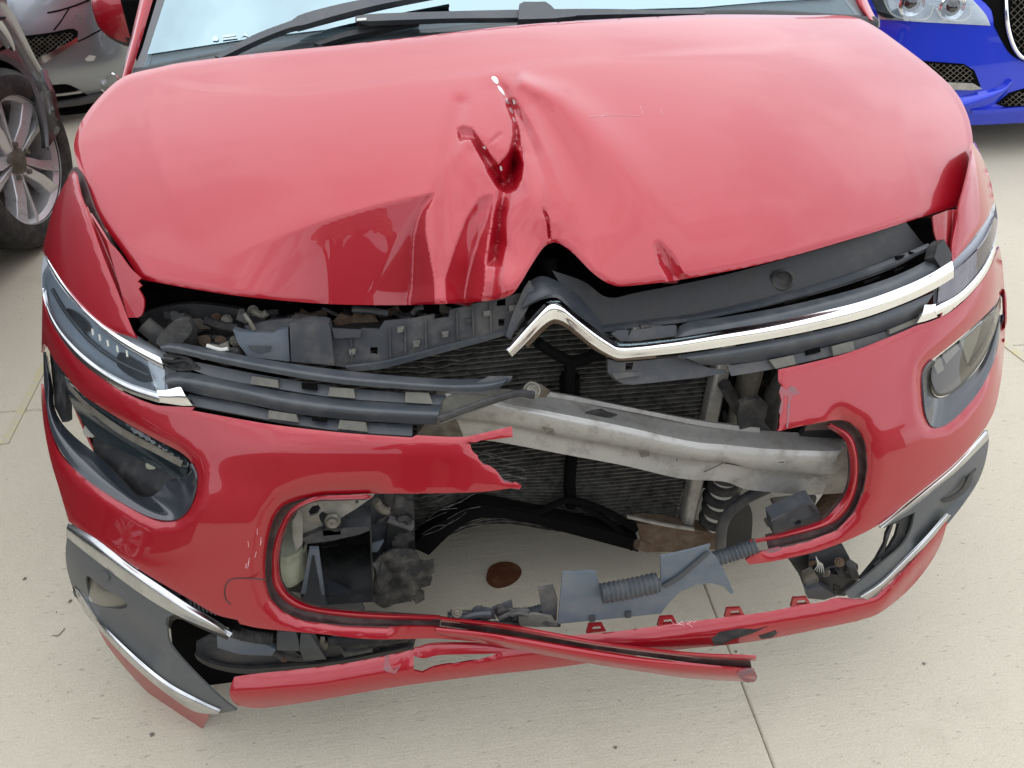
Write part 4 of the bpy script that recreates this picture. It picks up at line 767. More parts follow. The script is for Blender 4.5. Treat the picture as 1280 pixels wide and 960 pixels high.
# left slam panel
sp=bpy.data.objects.new('slam_panel',None);COL.objects.link(sp);sp.parent=CAR;sp.location=(0,-1.9,0)
SPm=Plane((0,.20,.75),(-.05,-1,.35))
patch('panel_sheet','dusty_plastic',[P_(410,407),P_(413,414),(430,415),P_(450,414),P_(452,411),P_(474,412),P_(480,402),P_(520,398),P_(560,388),P_(600,378),P_(654,366),P_(656,398),(645,414),P_(620,420),(560,438),P_(520,450),P_(470,463),P_(440,461),P_(408,455)],SPm,0,.006,[[P_(463,434),P_(472,434),P_(472,443),P_(463,442)],[P_(543,390),P_(562,388),P_(561,396),P_(543,399)],[P_(623,399),P_(631,398),P_(630,407),P_(623,408)],[P_(621,376),P_(632,373),P_(632,382),P_(621,383)]],7,sp,smooth=False)
band('panel_ledge','slat_plastic',[[(432,459),(480,453),(540,438),(600,422),(642,411)],[(440,465),(482,460),(542,444),(602,428),(642,416)]],SPm,[-.03,-.028],30,3,.006,sp)
patch('panel_ledge','dusty_plastic',[P_(415,412),P_(452,414),P_(450,422),P_(418,423)],SPm,-.012,.01,(),5,sp,smooth=False)
patch('duct_box','dusty_plastic',[P_(362,406),(380,402),P_(405,402),(412,408),P_(418,457),P_(364,452)],SPm,-.02,.03,(),6,sp,smooth=True)
patch('side_bracket','blue_plastic',[P_(291,412),P_(300,415),P_(340,417),P_(345,414),P_(360,410),P_(362,452),P_(310,446),P_(298,430)],SPm,-.005,.02,(),6,sp,smooth=False)
patch('side_bracket','dusty_plastic',[P_(305,408),P_(340,400),P_(372,398),P_(385,402),P_(362,408),P_(345,416),P_(312,413)],SPm,.01,.01,(),6,sp,smooth=False)
patch('reflector_flash','slat_plastic',[P_(310,432),P_(340,433),P_(338,440),P_(325,443),P_(312,438)],SPm,-.028,.003,(),5,sp,smooth=False)
patch('latch_plate','rust',[P_(416,402),(425,392),(440,396),(446,388),P_(455,394),(465,388),P_(470,398),P_(476,406),P_(455,411),P_(430,408)],SPm,.06,.01,(),5,sp,smooth=False)
patch('shroud','rubber',[(195,430),(205,412),(222,400),(236,402),(240,414),(232,424),(222,432)],SPm,-.02,.02,(),6,sp)
tube3('hose','rubber',hit([(180,405),(200,420),(222,425),(236,415),(228,400)],SPm,.02),.014,10,sp)
tube3('sensor_stem','dirty_steel',hit([(305,392),(312,402),(318,412)],SPm,0),.0035,8,sp)
tube3('cable','white_clip',hit([(258,432),(275,437),(285,436)],SPm,-.03),.003,6,sp)
patch('small_clip','tab_plastic',[P_(258,431),P_(272,433),P_(284,428),P_(286,438),P_(270,439)],SPm,-.02,.008,(),4,sp,smooth=False)
patch('black_tray','black_plastic',[P_(172,395),(200,385),(250,380),(330,395),P_(300,418),P_(310,446),P_(260,434),P_(215,426),P_(185,425)],SPm,.09,.02,(),9,sp)
for k in range(7):
    x=335+k*42+rng.uniform(-10,10);y=388+rng.uniform(-2,6);tube3('engine_pipe','rust' if k%2 else 'rubber',hit([(x,y),(x+14,y+6),(x+34,y-2+rng.uniform(-3,3))],SPm,.10),.007,8,sp)
for q in ([P_(152,452),P_(180,455),P_(176,470)],):pass
for k in range(4):
    tube3('harness','rubber',hit([(205+6*k,452+3*k),(222+4*k,457-2*k),(238,462+2*k)],B,.03),.003,6,sp)
mat('dusty_hose',(.03,.03,.032),rough=.6,dirt=(40,(.15,.14,.12),.45,.7,.9));mat('pale_dust',(.20,.19,.17),rough=.9,dirt=(40,(.08,.075,.065),.4,.65,.9))
CM=['dusty_hose','rubber','black_plastic','dusty_hose','dirty_steel','dusty_plastic','rubber']
def clutter(parent,x0,x1,y0,y1,S,o0,o1,n):
    """hoses, clips and bolts packed behind the front parts"""
    for k in range(n):
        x=rng.uniform(x0,x1);y=rng.uniform(y0,y1);o=rng.uniform(o0,o1);m=CM[int(rng.integers(0,len(CM)))];t=rng.random()
        if t<.45:
            a=rng.uniform(-.9,.9);L=rng.uniform(14,46);c_=[(x,y),(x+L*.5*math.cos(a)+rng.uniform(-4,4),y+L*.5*math.sin(a)+rng.uniform(-4,4)),(x+L*math.cos(a),y+L*math.sin(a)*.7)]
            c_=[(min(max(p[0],x0),x1),min(max(p[1],y0),y1)) for p in c_]
            if abs(c_[0][0]-c_[2][0])+abs(c_[0][1]-c_[2][1])<4:continue
            tube3('hose',m,hit(c_,S,o),rng.uniform(.0025,.008),8,parent)
        elif t<.8:
            w,h=rng.uniform(4,13),rng.uniform(3,8);a=rng.uniform(-.5,.5);c,s=math.cos(a),math.sin(a)
            patch('clip',m,[P_(x+(dx*w*c-dy*h*s),y+(dx*w*s+dy*h*c)) for dx,dy in((-1,-1),(-.2,-1.2),(.2,-.6),(1,-.8),(.9,1),(-.8,.9))],S,o,.006,(),5,parent,smooth=False)
        else:
            cc=hit([(x,y)],S,o)[0];revolve('bolt',['dirty_steel','dirty_steel','rust'][int(rng.integers(0,3))],[(.001,.006),(.0045,.006),(.005,.003),(.009,.002),(.009,0),(.001,0)],cc,CAM-cc,12,parent)
clutter(sp,190,300,392,432,SPm,.05,.085,26)
clutter(sp,300,640,384,408,SPm,.03,.09,34)
clutter(sp,215,300,440,452,SPm,-.01,.02,8)
for x in (438,486,505,531,570,590,612,645):
    y0=np.interp(x,[430,470,520,560,600,650],[416,413,399,389,379,368]);y1=np.interp(x,[430,470,540,600,645],[456,460,440,424,410]);band('panel_rib','dusty_plastic',[[(x,y0+2),(x+1,y1-2)],[(x+2,y0+2),(x+3,y1-2)]],SPm,[-.006,-.006],5,2,.005,sp)
for x,y in ((500,412),(520,430),(556,418),(585,402),(608,392),(440,440),(640,385)):
    patch('panel_clip',['pale_dust','black_plastic'][int(x)%2],[P_(x-4,y-3),P_(x+5,y-4),P_(x+4,y+3),P_(x-3,y+4)],SPm,-.006,.004,(),3,sp,smooth=False)
for a in ([(196,448),(215,452),(232,450),(246,458)],[(200,452),(222,462),(250,460)],[(205,444),(228,446),(240,452),(236,462)]):tube3('wiring_loom','rubber',hit(a,B,.022),.0026,6,sp)
# ---- crash beam ----
BPf=Plane((.2,.105,.53),(-.12,-1,.0))
BPt=Plane((.2,.105,.60),(-.12,-1,.0))
bt=[(556,492),(600,497),(640,506),(700,517),(780,533),(860,551),(908,556),(960,561),(1035,564),(1051,563)]
band('beam_face','aluminium',[bt,[(560,500),(604,506),(644,514),(700,526),(780,543),(860,561),(908,568),(960,573),(1033,574),(1046,574)],[(566,520),(608,525),(646,531),(700,542),(780,557),(860,572),(908,576),(944,584),(1030,592),(1042,592)],[(572,527),(610,531),(648,537),(700,548),(780,563),(860,579),(908,581),(944,590),(1028,597),(1038,597)],[(580,548),(612,551),(648,557),(700,567),(780,582),(850,598),(905,602),(935,612),(1000,618),(1027,618)]],BPf,[0,-.012,-.012,.004,-.004],70,5,.006,CAR,'bent bare aluminium crash beam, dirty and scraped',22)
bo=[o for o in COL.objects if o.name.startswith('beam_face')][0];bo.name='crash_beam'
band('beam_top','aluminium',[[(575,486),(620,486),(662,489),(720,500),(800,516),(880,531),(940,537),(1000,541),(1062,545)],bt],BPf,[.075,.0],60,4,.006,bo,None,22)
band('beam_top_flange','aluminium',[[(662,486),(720,496),(800,512),(880,527),(950,535)],[(662,491),(720,502),(800,517),(880,533),(950,541)]],BPf,[.07,.066],40,3,.008,bo)
patch('beam_end','aluminium',[P_(1051,563),P_(1062,553),P_(1064,590),P_(1058,616),P_(1027,618)],BPf,.03,.004,(),6,bo,smooth=False)
patch('beam_end','black_plastic',[P_(1010,534),P_(1050,530),P_(1062,545),P_(1050,560),P_(1000,545)],BPf,.06,.01,(),6,bo,smooth=False)
c=hit([(665,488)],BPf,-.01)[0];nrm=CAM-c
revolve('bolt','dirty_steel',[(.001,.012),(.009,.012),(.011,.008),(.011,.004),(.014,.003),(.014,0),(.001,0)],c,nrm,24,bo)
patch('bolt_plate','dirty_steel',[(652,488),(662,478),(676,482),(688,490),(682,497),(664,498)],BPf,.002,.004,(),4,bo,smooth=False)
patch('rubber_scrap','rubber',[(731,517),(740,514),(752,512),(760,516),(772,519),(762,522),(748,523),(738,520)],BPf,.022,.003,(),3,bo,smooth=False)
for q in ([P_(674,527),P_(690,530),P_(694,545),P_(682,542)],[(798,565),(812,566),(812,570),(802,572)],[(971,578),(979,577),(982,582),(974,584)]):patch('scuff','dirty_steel',q,BPf,-.0135,.0008,(),4,bo,smooth=False)
for a,b in (((846,555),(846,576)),((862,557),(862,572)),((906,560),(907,580)),((720,541),(845,556)),((655,530),(700,541)),((880,590),(905,578)),((907,579),(944,586))):scratch([a,((a[0]+b[0])/2+1,(a[1]+b[1])/2),b],bo,BPf,'void',.0008)
patch('crush_can','dirty_steel',[P_(545,500),P_(565,492),P_(620,496),P_(650,512),P_(640,535),P_(600,548),P_(520,545),P_(535,525)],BPf,.05,.03,(),8,bo,smooth=False)
# ---- radiator pack ----
rad=bpy.data.objects.new('radiator',None);COL.objects.link(rad);rad.parent=CAR;rad.location=(0,-1.9,0)
RY=.235
mat('fin_core',(.010,.010,.009),rough=.8)
def zpx(p):return hit([p],YP(RY))[0]
def core():
    nx=60;V=[];F=[];zs=np.linspace(.195,.745,16)
    for z in zs:
        for k in range(nx+1):
            x=-.47+.74*k/nx;V.append((x,RY+.012+wob(x,z)-RY,z))
    for i in range(len(zs)-1):
        for k in range(nx):F.append((i*(nx+1)+k,i*(nx+1)+k+1,(i+1)*(nx+1)+k+1,(i+1)*(nx+1)+k))
    V=[(x,y,z+lift(x,z)) for x,y,z in V]
    solid('radiator_core',V,F,'fin_core',rad,.03,None,60,None,(0,1,0))
def lift(x,z):
    return .075*np.exp(-((x+.14)/.13)**2)*np.clip((.42-z)/.25,0,1)
def wob(x,z):
    return RY+.012*math.sin(x*9+1)*np.exp(-((x+.25)/.2)**2)+.02*np.exp(-((x+.33)/.12)**2)
core()
n=0;z=.203
while z<.742:
    V=[];nx=46
    for k in range(nx+1):
        x=-.47+.735*k/nx;lf=lift(x,z);yy=wob(x,z)-.004+rng.normal(0,.00012)*(1+12*(x<-.14));zz=z+lf+rng.normal(0,.00012)*(1+9*(x<-.14))
        V+=[(x,yy-.0015,zz-.0010),(x,yy-.0015,zz+.0010),(x,yy+.010,zz+.0010),(x,yy+.010,zz-.0010)]
    F=[(i*4+a,i*4+(a+1)%4,i*4+4+(a+1)%4,i*4+4+a) for i in range(nx) for a in range(4)]+[(0,3,2,1),(nx*4,nx*4+1,nx*4+2,nx*4+3)]
    mesh('radiator_tube',V,F,'radiator_metal',rad,0);z+=.0108
box('side_tank','aluminium',(.285,RY-.006,.46),(.028,.035,.52),(0,0,0),rad,.006)
tube3('receiver_drier','dirty_steel',[(.345,RY-.01,.30),(.345,RY-.01,.66)],.022,24,rad)
tube3('receiver_cap','black_plastic',[(.345,RY-.01,.655),(.345,RY-.01,.70)],.0245,24,rad)
for k,zz in enumerate((.33,.365,.40)):revolve('coil_ring','rubber' if k!=0 else 'rubber',[(.028,-.006),(.034,0),(.028,.006)],(.345,RY-.01,zz-.05),(0,0,1),24,rad)
tube3('coil_body','white_clip',[(.345,RY-.014,.20),(.345,RY-.014,.36)],.024,20,rad)
for zz in(.22,.255,.29,.325,.355):revolve('coil_ring','rubber',[(.023,-.011),(.031,-.008),(.033,0),(.031,.008),(.023,.011)],(.345,RY-.014,zz),(0,0,1),24,rad)
box('side_strut','dirty_steel',(.405,RY+.01,.48),(.016,.02,.50),(0,.06,0),rad,.003)
box('side_strut','dirty_steel',(.44,RY+.03,.53),(.022,.02,.34),(0,.1,0),rad,.003)
tube3('fan_cross','void',hit([(600,630),(640,636),(672,640),(712,625),(760,640),(795,662)],YP(.20)),.007,8,rad)
tube3('fan_cross','void',hit([(716,560),(712,600),(714,632)],YP(.225)),.012,8,rad)
tube3('fan_cross','void',hit([(712,470),(714,560)],YP(.222)),.018,8,rad)
tube3('fan_cross','void',hit([(725,630),(765,655),(790,685)],YP(.20)),.007,8,rad)
patch('lower_support','void',[P_(514,684),(535,664),(565,645),(600,632),(650,640),(700,650),(760,664),P_(798,676),P_(798,690),(760,680),(700,664),(650,651),(600,648),(568,664),P_(536,694)],YP(.19),0,.03,(),7,rad,smooth=True)
patch('rusty_end','rust',[P_(796,655),(830,656),(868,662),P_(905,668),P_(900,686),P_(850,690),P_(806,690)],YP(.20),0,.03,(),6,rad,smooth=False)
tube3('drain_cock','rust',hit([(796,680),(810,684)],YP(.16)),.011,12,rad)
band('radiator_foot','aluminium',[[(784,645),(830,655),(868,661)],[(784,648),(830,658),(868,664)]],YP(.20),[-.01,-.01],12,2,.005,rad)
for k in range(14):
    x=515+rng.uniform(0,45);y=622+rng.uniform(0,60)*(1-(x-515)/60*.3);tube3('torn_fin','radiator_metal',hit([(x,y),(x+16+rng.uniform(-4,6),y-9+rng.uniform(-5,3)),(x+34+rng.uniform(-6,8),y-17+rng.uniform(-6,6))],YP(.19)),.0006,4,rad)
for k in range(30):
    x=575+rng.uniform(-20,60);y=560+rng.uniform(0,45);tube3('torn_fin','radiator_metal',hit([(x,y),(x+10,y+1+rng.uniform(-3,3)),(x+22+rng.uniform(0,14),y+5+rng.uniform(-3,4))],YP(.19)),.0006,4,rad)
# dark plumbing right of the radiator
patch('cable_bracket','rubber',[P_(925,505),(935,500),(950,498),(960,508),(955,530),(965,540),P_(950,545),(938,536),P_(925,538),(922,520)],YP(.14),0,.01,(),4,rad,smooth=False)
tube3('hose','rubber',hit([(905,480),(930,520),(960,545)],YP(.2)),.012,10,rad)
tube3('hose','rubber',hit([(980,470),(965,500),(960,540)],YP(.2)),.016,10,rad)
tube3('lower_hose','dusty_plastic',hit([(960,610),(930,625),(905,650),(900,690)],YP(.16)),.011,12,rad)
patch('side_duct','black_plastic',[P_(905,628),(925,624),(940,640),P_(938,690),P_(900,700),P_(898,650)],YP(.22),0,.02,(),6,rad)
for k in range(3):box('cooler_plate','dirty_steel',(.46,.17,.31-.03*k),(.06,.02,.008),(.2,.1,.1),rad,.002)
mat('flap_rubber',(.022,.022,.022),rough=.8,dirt=(28,(.13,.12,.10),.45,.68,.95))
lb=bpy.data.objects.new('left_internals',None);COL.objects.link(lb);lb.parent=CAR;lb.location=(0,-1.9,0);lb.name='air_duct'
patch('mounting_plate','primer_grey',[P_(362,640),P_(378,622),P_(470,615),P_(466,621),(445,636),(425,648),(410,652),P_(400,662),P_(380,672),P_(366,676)],YP(.10),0,.004,[[(385,640),(390,633),(398,631),(401,636),(396,643),(388,646)],[(443,627),(447,625),(449,628),(445,630)]],5,lb,smooth=False)
c=hit([(416,650)],YP(.085))[0];revolve('bolt','dirty_steel',[(.001,.016),(.008,.016),(.008,.006),(.013,.005),(.013,0),(.001,0)],c,(0,-1,.5),20,lb)
tube3('bolt_boss','black_plastic',hit([(414,650),(418,646)],YP(.10)),.024,20,lb)
patch('bolt_boss_foot','black_plastic',[P_(403,662),P_(424,655),P_(426,668),P_(404,670)],YP(.09),0,.01,(),4,lb,smooth=False)
patch('side_bracket','primer_grey',[P_(366,650),P_(372,640),P_(378,650),P_(378,680),P_(370,690),P_(366,670)],YP(.07),0,.012,(),4,lb,smooth=False)
tube3('canister','green_dust',hit([(352,674),(355,712)],YP(.12)),.042,28,lb)
patch('rusty_mount','rust',[(348,722),(352,712),(366,710),(376,718),(372,732),(358,732)],YP(.11),0,.01,(),4,lb)
patch('white_pad','green_dust',[(350,718),(356,722),(368,728),(366,734),(352,732)],YP(.10),0,.006,(),4,lb)
# duct body as an open box
def pbox(name,m,front,yf,yb,parent,shift=(0,0)):
    """box whose front edge outline is seen at yf and whose back sits at yb"""
    Pf=hit(front,YP(yf));Pb=Pf+np.array([shift[0],yb-yf,shift[1]]);n=len(Pf);V=list(Pf)+list(Pb)
    F=[(i,(i+1)%n,n+(i+1)%n,n+i) for i in range(n)]+[tuple(n+i for i in range(n))]
    o=mesh(name,V,F,m,parent,25);s=o.modifiers.new('wall','SOLIDIFY');s.thickness=.003;s.offset=0;return o
pbox('duct_box','black_plastic',[(383,672),(463,660),(466,752),(378,758),(374,700)],.10,.24,lb)
patch('duct_lip','dusty_plastic',[P_(376,674),(400,664),(430,660),P_(460,658),P_(462,663),P_(450,668),(415,676),P_(384,680)],YP(.09),0,.02,(),5,lb,smooth=False)
patch('duct_frame','blue_plastic',[P_(386,690),P_(387,686),P_(398,686),P_(399,692),P_(406,744),P_(402,744),P_(393,694),P_(390,694),P_(382,742),P_(376,743)],YP(.08),0,.006,(),4,lb,smooth=False)
patch('duct_panel','slat_plastic',[P_(390,694),P_(396,694),P_(404,742),P_(410,760),P_(376,756),P_(380,742)],YP(.095),0,.01,(),5,lb,smooth=False)
patch('duct_floor','slat_plastic',[P_(404,728),(430,738),(448,750),P_(456,764),P_(395,764)],YP(.12),0,.01,(),6,lb)
patch('duct_side','slat_plastic',[P_(462,662),P_(450,640),P_(455,620),(470,610),P_(482,612),(484,650),(480,690),P_(466,704)],YP(.15),0,.01,(),6,lb)
patch('duct_flap','black_plastic',[P_(478,612),P_(516,612),P_(518,640),P_(519,688),P_(480,692),(485,660),(484,640)],YP(.14),0,.006,(),6,lb,smooth=False)
patch('duct_shard','blue_plastic',[P_(463,681),P_(480,676),P_(472,690),P_(464,690)],YP(.12),0,.004,(),4,lb,smooth=False)
def crinkle(W,P):
    z=.003*np.sin(W[:,0]*.16+W[:,1]*.05)*np.cos(W[:,1]*.13)+.001*np.sin(W[:,0]*.31-W[:,1]*.2);return P+np.outer(z,(0,1,0))
patch('torn_rubber_flap','flap_rubber',[P_(486,690),(500,686),P_(519,690),P_(524,702),P_(542,700),P_(543,716),P_(536,718),P_(540,722),P_(538,732),P_(524,736),P_(530,740),P_(531,750),P_(520,753),P_(513,746),P_(514,752),(495,756),P_(478,760),P_(464,752),P_(468,720),P_(466,706)],YP(.11),0,.004,(),4,lb,crinkle,smooth=False,label='torn black rubber flap with ragged edges',ang=50)
patch('flap_fold','dusty_plastic',[P_(466,706),P_(474,702),P_(482,722),P_(472,742),P_(470,712)],YP(.095),0,.004,(),4,lb,smooth=False)
patch('flap_fold','rubber',[P_(478,704),P_(492,722),P_(476,738),P_(471,722)],YP(.09),0,.004,(),4,lb,crinkle,smooth=False)
# ---- lower left torn carrier behind the trim ----
lc=bpy.data.objects.new('lower_carrier',None);COL.objects.link(lc);lc.parent=CAR;lc.location=(0,-1.9,0)
LP=YP(.03)
patch('carrier_sheet','dusty_plastic',[P_(245,805),(262,796),P_(275,798),P_(272,810),P_(330,815),(420,805),(470,800),P_(520,798),P_(518,806),(470,818),(420,826),(350,832),(300,836),(262,832),(246,820)],LP,0,.006,(),6,lc,smooth=False)
band('carrier_lip','black_plastic',[[(243,818),(260,828),(300,836),(350,834),(420,827),(516,808)],[(246,824),(262,834),(300,842),(350,840),(420,833),(516,813)]],LP,[-.02,-.012],30,3,.006,lc)
patch('carrier_arm','blue_plastic',[P_(271,795),P_(282,792),P_(330,805),P_(345,812),P_(340,820),P_(300,818),P_(272,810)],LP,-.03,.01,(),5,lc,smooth=False)
patch('carrier_block','slat_plastic',[P_(346,793),(352,790),P_(370,790),P_(373,800),P_(374,814),P_(346,813)],LP,-.03,.02,(),4,lc)
patch('carrier_block','slat_plastic',[P_(376,792),P_(388,793),P_(400,812),P_(408,824),P_(380,826),P_(374,812)],LP,-.028,.015,(),4,lc,smooth=False)
patch('carrier_fin','dusty_plastic',[P_(424,806),P_(430,815),P_(440,816),P_(466,812),P_(466,815),P_(430,822)],LP,-.03,.006,(),4,lc,smooth=False)
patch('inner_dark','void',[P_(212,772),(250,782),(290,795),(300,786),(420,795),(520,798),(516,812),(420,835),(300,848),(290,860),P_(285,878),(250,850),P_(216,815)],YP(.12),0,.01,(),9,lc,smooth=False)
tube3('corrugated_hose','rubber',hit([(288,788),(310,795),(340,799)],LP,-.02),.010,12,lc,rib=.006)
tube3('corrugated_hose','rubber',hit([(410,802),(440,801),(480,799),(510,797)],LP,-.01),.008,12,lc,rib=.006)
for q in ([P_(184,722),P_(192,730),P_(200,734),P_(196,728)],[P_(205,735),P_(215,742),P_(226,746),P_(222,738)],[P_(232,742),P_(262,756),P_(270,766),P_(250,766),P_(232,754)]):patch('clip_bracket','black_plastic',q,B,.016,.01,(),4,lc,smooth=False)
for k in range(7):patch('clip_rib','dusty_plastic',[P_(236+k*5,746+k*2.4),P_(238+k*5,747+k*2.4),P_(240+k*5,760+k*1.6),P_(238+k*5,759+k*1.6)],B,.010,.004,(),4,lc,smooth=False)
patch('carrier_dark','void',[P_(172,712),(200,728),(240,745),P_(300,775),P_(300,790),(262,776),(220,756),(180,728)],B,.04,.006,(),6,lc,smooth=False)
# ---- blue-grey bracket and wiring in the right of the mouth ----
rb=bpy.data.objects.new('lower_grille_bracket',None);COL.objects.link(rb);rb.parent=CAR;rb.location=(0,-1.9,0)
RB=YP(-.02,0,.15)
patch('bracket_sheet','blue_plastic',[P_(703,716),P_(745,714),(750,735),(756,746),P_(766,749),P_(820,742),P_(823,735),P_(820,730),P_(826,724),P_(826,696),P_(862,688),P_(888,681),P_(886,688),P_(896,697),P_(905,712),P_(917,740),P_(914,743),P_(905,733),(890,729),(870,731),(850,740),(836,754),P_(826,767),P_(780,772),P_(697,780),P_(700,750)],RB,0,.004,(),6,rb,smooth=False,label='snapped blue-grey plastic bracket with a curved lower edge')
patch('bracket_rib','slat_plastic',[P_(828,732),P_(848,720),P_(884,690),P_(888,692),P_(852,724),P_(832,736)],RB,-.008,.004,(),4,rb,smooth=False)
tube3('corrugated_hose','slat_plastic',hit([(752,742),(785,736),(822,728)],RB,-.015),.017,14,rb,rib=.008)
tube3('corrugated_hose','slat_plastic',hit([(880,702),(910,694),(945,682)],RB,.02),.013,14,rb,rib=.007)
tube3('corrugated_hose','slat_plastic',hit([(560,772),(590,770),(612,768)],RB,.03),.010,12,rb,rib=.006)
tube3('corrugated_hose','slat_plastic',hit([(640,768),(662,767),(680,762)],RB,.03),.011,12,rb,rib=.006)
patch('bracket_shard','dusty_plastic',[P_(673,736),P_(692,733),P_(697,748),P_(696,776),P_(681,776),P_(677,762)],RB,.01,.006,(),4,rb,smooth=False)
patch('bracket_shard','slat_plastic',[P_(592,764),P_(598,761),P_(617,765),P_(620,774),P_(588,774)],RB,.01,.008,(),4,rb,smooth=False)
patch('bracket_shard','slat_plastic',[P_(615,762),P_(640,752),P_(642,765),P_(656,778),P_(625,778)],RB,.03,.006,(),4,rb,smooth=False)
patch('broken_clip','tab_plastic',[P_(648,772),(668,768),(690,772),P_(697,782),(670,784),P_(650,782)],RB,.0,.006,(),4,rb,smooth=False)
for a in ((737,773),(782,768)):patch('bracket_foot','slat_plastic',[P_(a[0],a[1]-2),P_(a[0]+7,a[1]-3),P_(a[0]+7,a[1]+4),P_(a[0],a[1]+5)],RB,-.006,.004,(),3,rb,smooth=False)
tube3('wiring','rubber',hit([(540,772),(600,778),(650,780),(700,781)],RB,.02),.004,8,rb)
# right end: carrier box, plug, metal bits
patch('carrier_box','slat_plastic',[P_(965,650),P_(1008,630),(1016,628),P_(1024,640),P_(1026,652),P_(1012,660),P_(968,671)],YP(.02),0,.03,[[(993,653),(998,650),(1003,652),(999,656),(994,656)]],5,rb,smooth=False)
band('carrier_lip','dusty_plastic',[[(964,652),(990,639),(1010,628),(1018,630),(1025,641)],[(967,655),(992,642),(1010,632),(1015,633),(1021,643)]],YP(.02),[-.012,-.012],20,3,.004,rb)
tube3('tow_tube','rust',hit([(1025,640),(1042,618),(1062,604)],YP(.12)),.015,12,rb)
patch('lower_plate','dusty_plastic',[P_(1012,690),P_(1054,682),P_(1066,705),P_(1076,722),P_(1060,738),P_(1030,740),P_(1012,715)],YP(.02),0,.006,(),5,rb,smooth=False)
patch('lower_plate','black_plastic',[P_(985,698),P_(1013,690),P_(1030,716),P_(1026,735),P_(1010,746),P_(1000,720)],YP(.03),0,.01,(),5,rb,smooth=False)
patch('lower_plate','black_plastic',[P_(1020,716),P_(1066,720),P_(1074,730),P_(1056,745),P_(1022,744)],YP(.0),0,.01,(),5,rb,smooth=False)
patch('plug','dirty_steel',[P_(1006,722),P_(1018,716),P_(1024,724),P_(1020,738),P_(1010,742)],YP(-.01),0,.015,(),4,rb,smooth=False)
patch('plug','slat_plastic',[P_(1008,738),P_(1026,733),P_(1046,745),P_(1030,750),P_(1010,748)],YP(-.02),0,.015,(),4,rb,smooth=False)
for k in range(5):tube3('zip_tie','white_clip',hit([(1020+k,696+k*2),(1022+k*1.5,706),(1018+k*3,713+k)],YP(-.0)),.0009,5,rb)
patch('hole_ring','rust',[(1012,704),(1022,702),(1030,706),(1030,716),(1020,719),(1012,714)],YP(.01),0,.003,[[(1016,707),(1022,705),(1026,708),(1026,713),(1020,715),(1016,712)]],3,rb)

clutter(rad,905,968,470,545,YP(.26),0,.05,22)
clutter(lb,356,378,640,745,YP(.16),0,.04,10)
clutter(lb,468,515,625,690,YP(.13),0,.02,8)
clutter(lc,300,515,800,822,LP,-.012,.02,22)
clutter(rb,1005,1068,700,742,YP(.0),-.01,.02,14)
clutter(rb,560,700,764,778,RB,0,.03,12)
clutter(rad,1000,1055,610,650,YP(.16),0,.04,8)
clutter(gr,760,845,410,424,B,.03,.05,10)
# near-black sheets added to stand for the bay's shade around the radiator
box('bay_shade_panel','void',(.50,.40,.50),(.54,.03,.60),(0,0,0),CAR,.004)
box('bay_shade_panel','void',(-.62,.40,.42),(.34,.03,.70),(0,0,0),CAR,.004)
box('bay_shade_panel','void',(-.1,.42,.62),(.9,.03,.40),(0,0,0),CAR,.004)
# ---------------- neighbouring cars ----------------
def car_shell_body(name,S,parent,m,z0=.20,z1=1.0,L=4.4,wheels=(.85,3.45),nz=48,name2=None):
    zs=np.linspace(z0,z1,nz);V=[];F=[];ts=np.linspace(0,math.pi,61);side=np.linspace(L,S.yb,90)[:-1]
    c,q=math.cos(S.yaw),math.sin(S.yaw);loc=[]
    for z in zs:
        za=np.array([z]);W=float(S.W(za)[0]);Ln=S.yb-float(S.y0(za)[0]);n=float(S.n(za)[0]);row=[(-W,y) for y in side]
        row+=[(-W*math.copysign(abs(math.cos(t))**(2/n),math.cos(t)),S.yb-Ln*math.sin(t)**(2/n)) for t in ts]
        row+=[(W,y) for y in side[::-1]]
        for x,y in row:loc.append((x,y,z));V.append((S.org[0]+c*x-q*y,S.org[1]+q*x+c*y,z))
    k=len(row)
    for i in range(nz-1):
        for j in range(k-1):
            a=loc[i*k+j];b=loc[(i+1)*k+j+1];y=(a[1]+b[1])/2;z=(a[2]+b[2])/2
            if abs(a[0])>.6 and any((y-w)**2+(z-.32)**2<.37**2 for w in wheels):continue
            F.append((i*k+j,i*k+j+1,(i+1)*k+j+1,(i+1)*k+j))
    top=len(V);row=[(nz-1)*k+j for j in range(k)];F.append(tuple(row))
    me=mesh(name,V,F,m,parent,50)
    # glasshouse
    G=[(-.72,1.15,z1-.02),(.72,1.15,z1-.02),(-.58,1.9,1.42),(.58,1.9,1.42),(-.58,3.4,1.40),(.58,3.4,1.40),(-.72,4.2,z1-.02),(.72,4.2,z1-.02)]
    G=[(S.org[0]+c*x-q*y,S.org[1]+q*x+c*y,z) for x,y,z in G]
    mesh('window_glass',G,[(0,1,3,2),(4,5,7,6),(0,2,4,6),(1,7,5,3)],'gloss_black',parent,20)
    mesh('roof',G,[(2,3,5,4)],m,parent,20)
    box('underbody','void',(S.org[0]-q*2.3,S.org[1]+c*2.3,.30),(1.5,4.0,.16),(0,0,S.yaw),parent,.03)
    return me
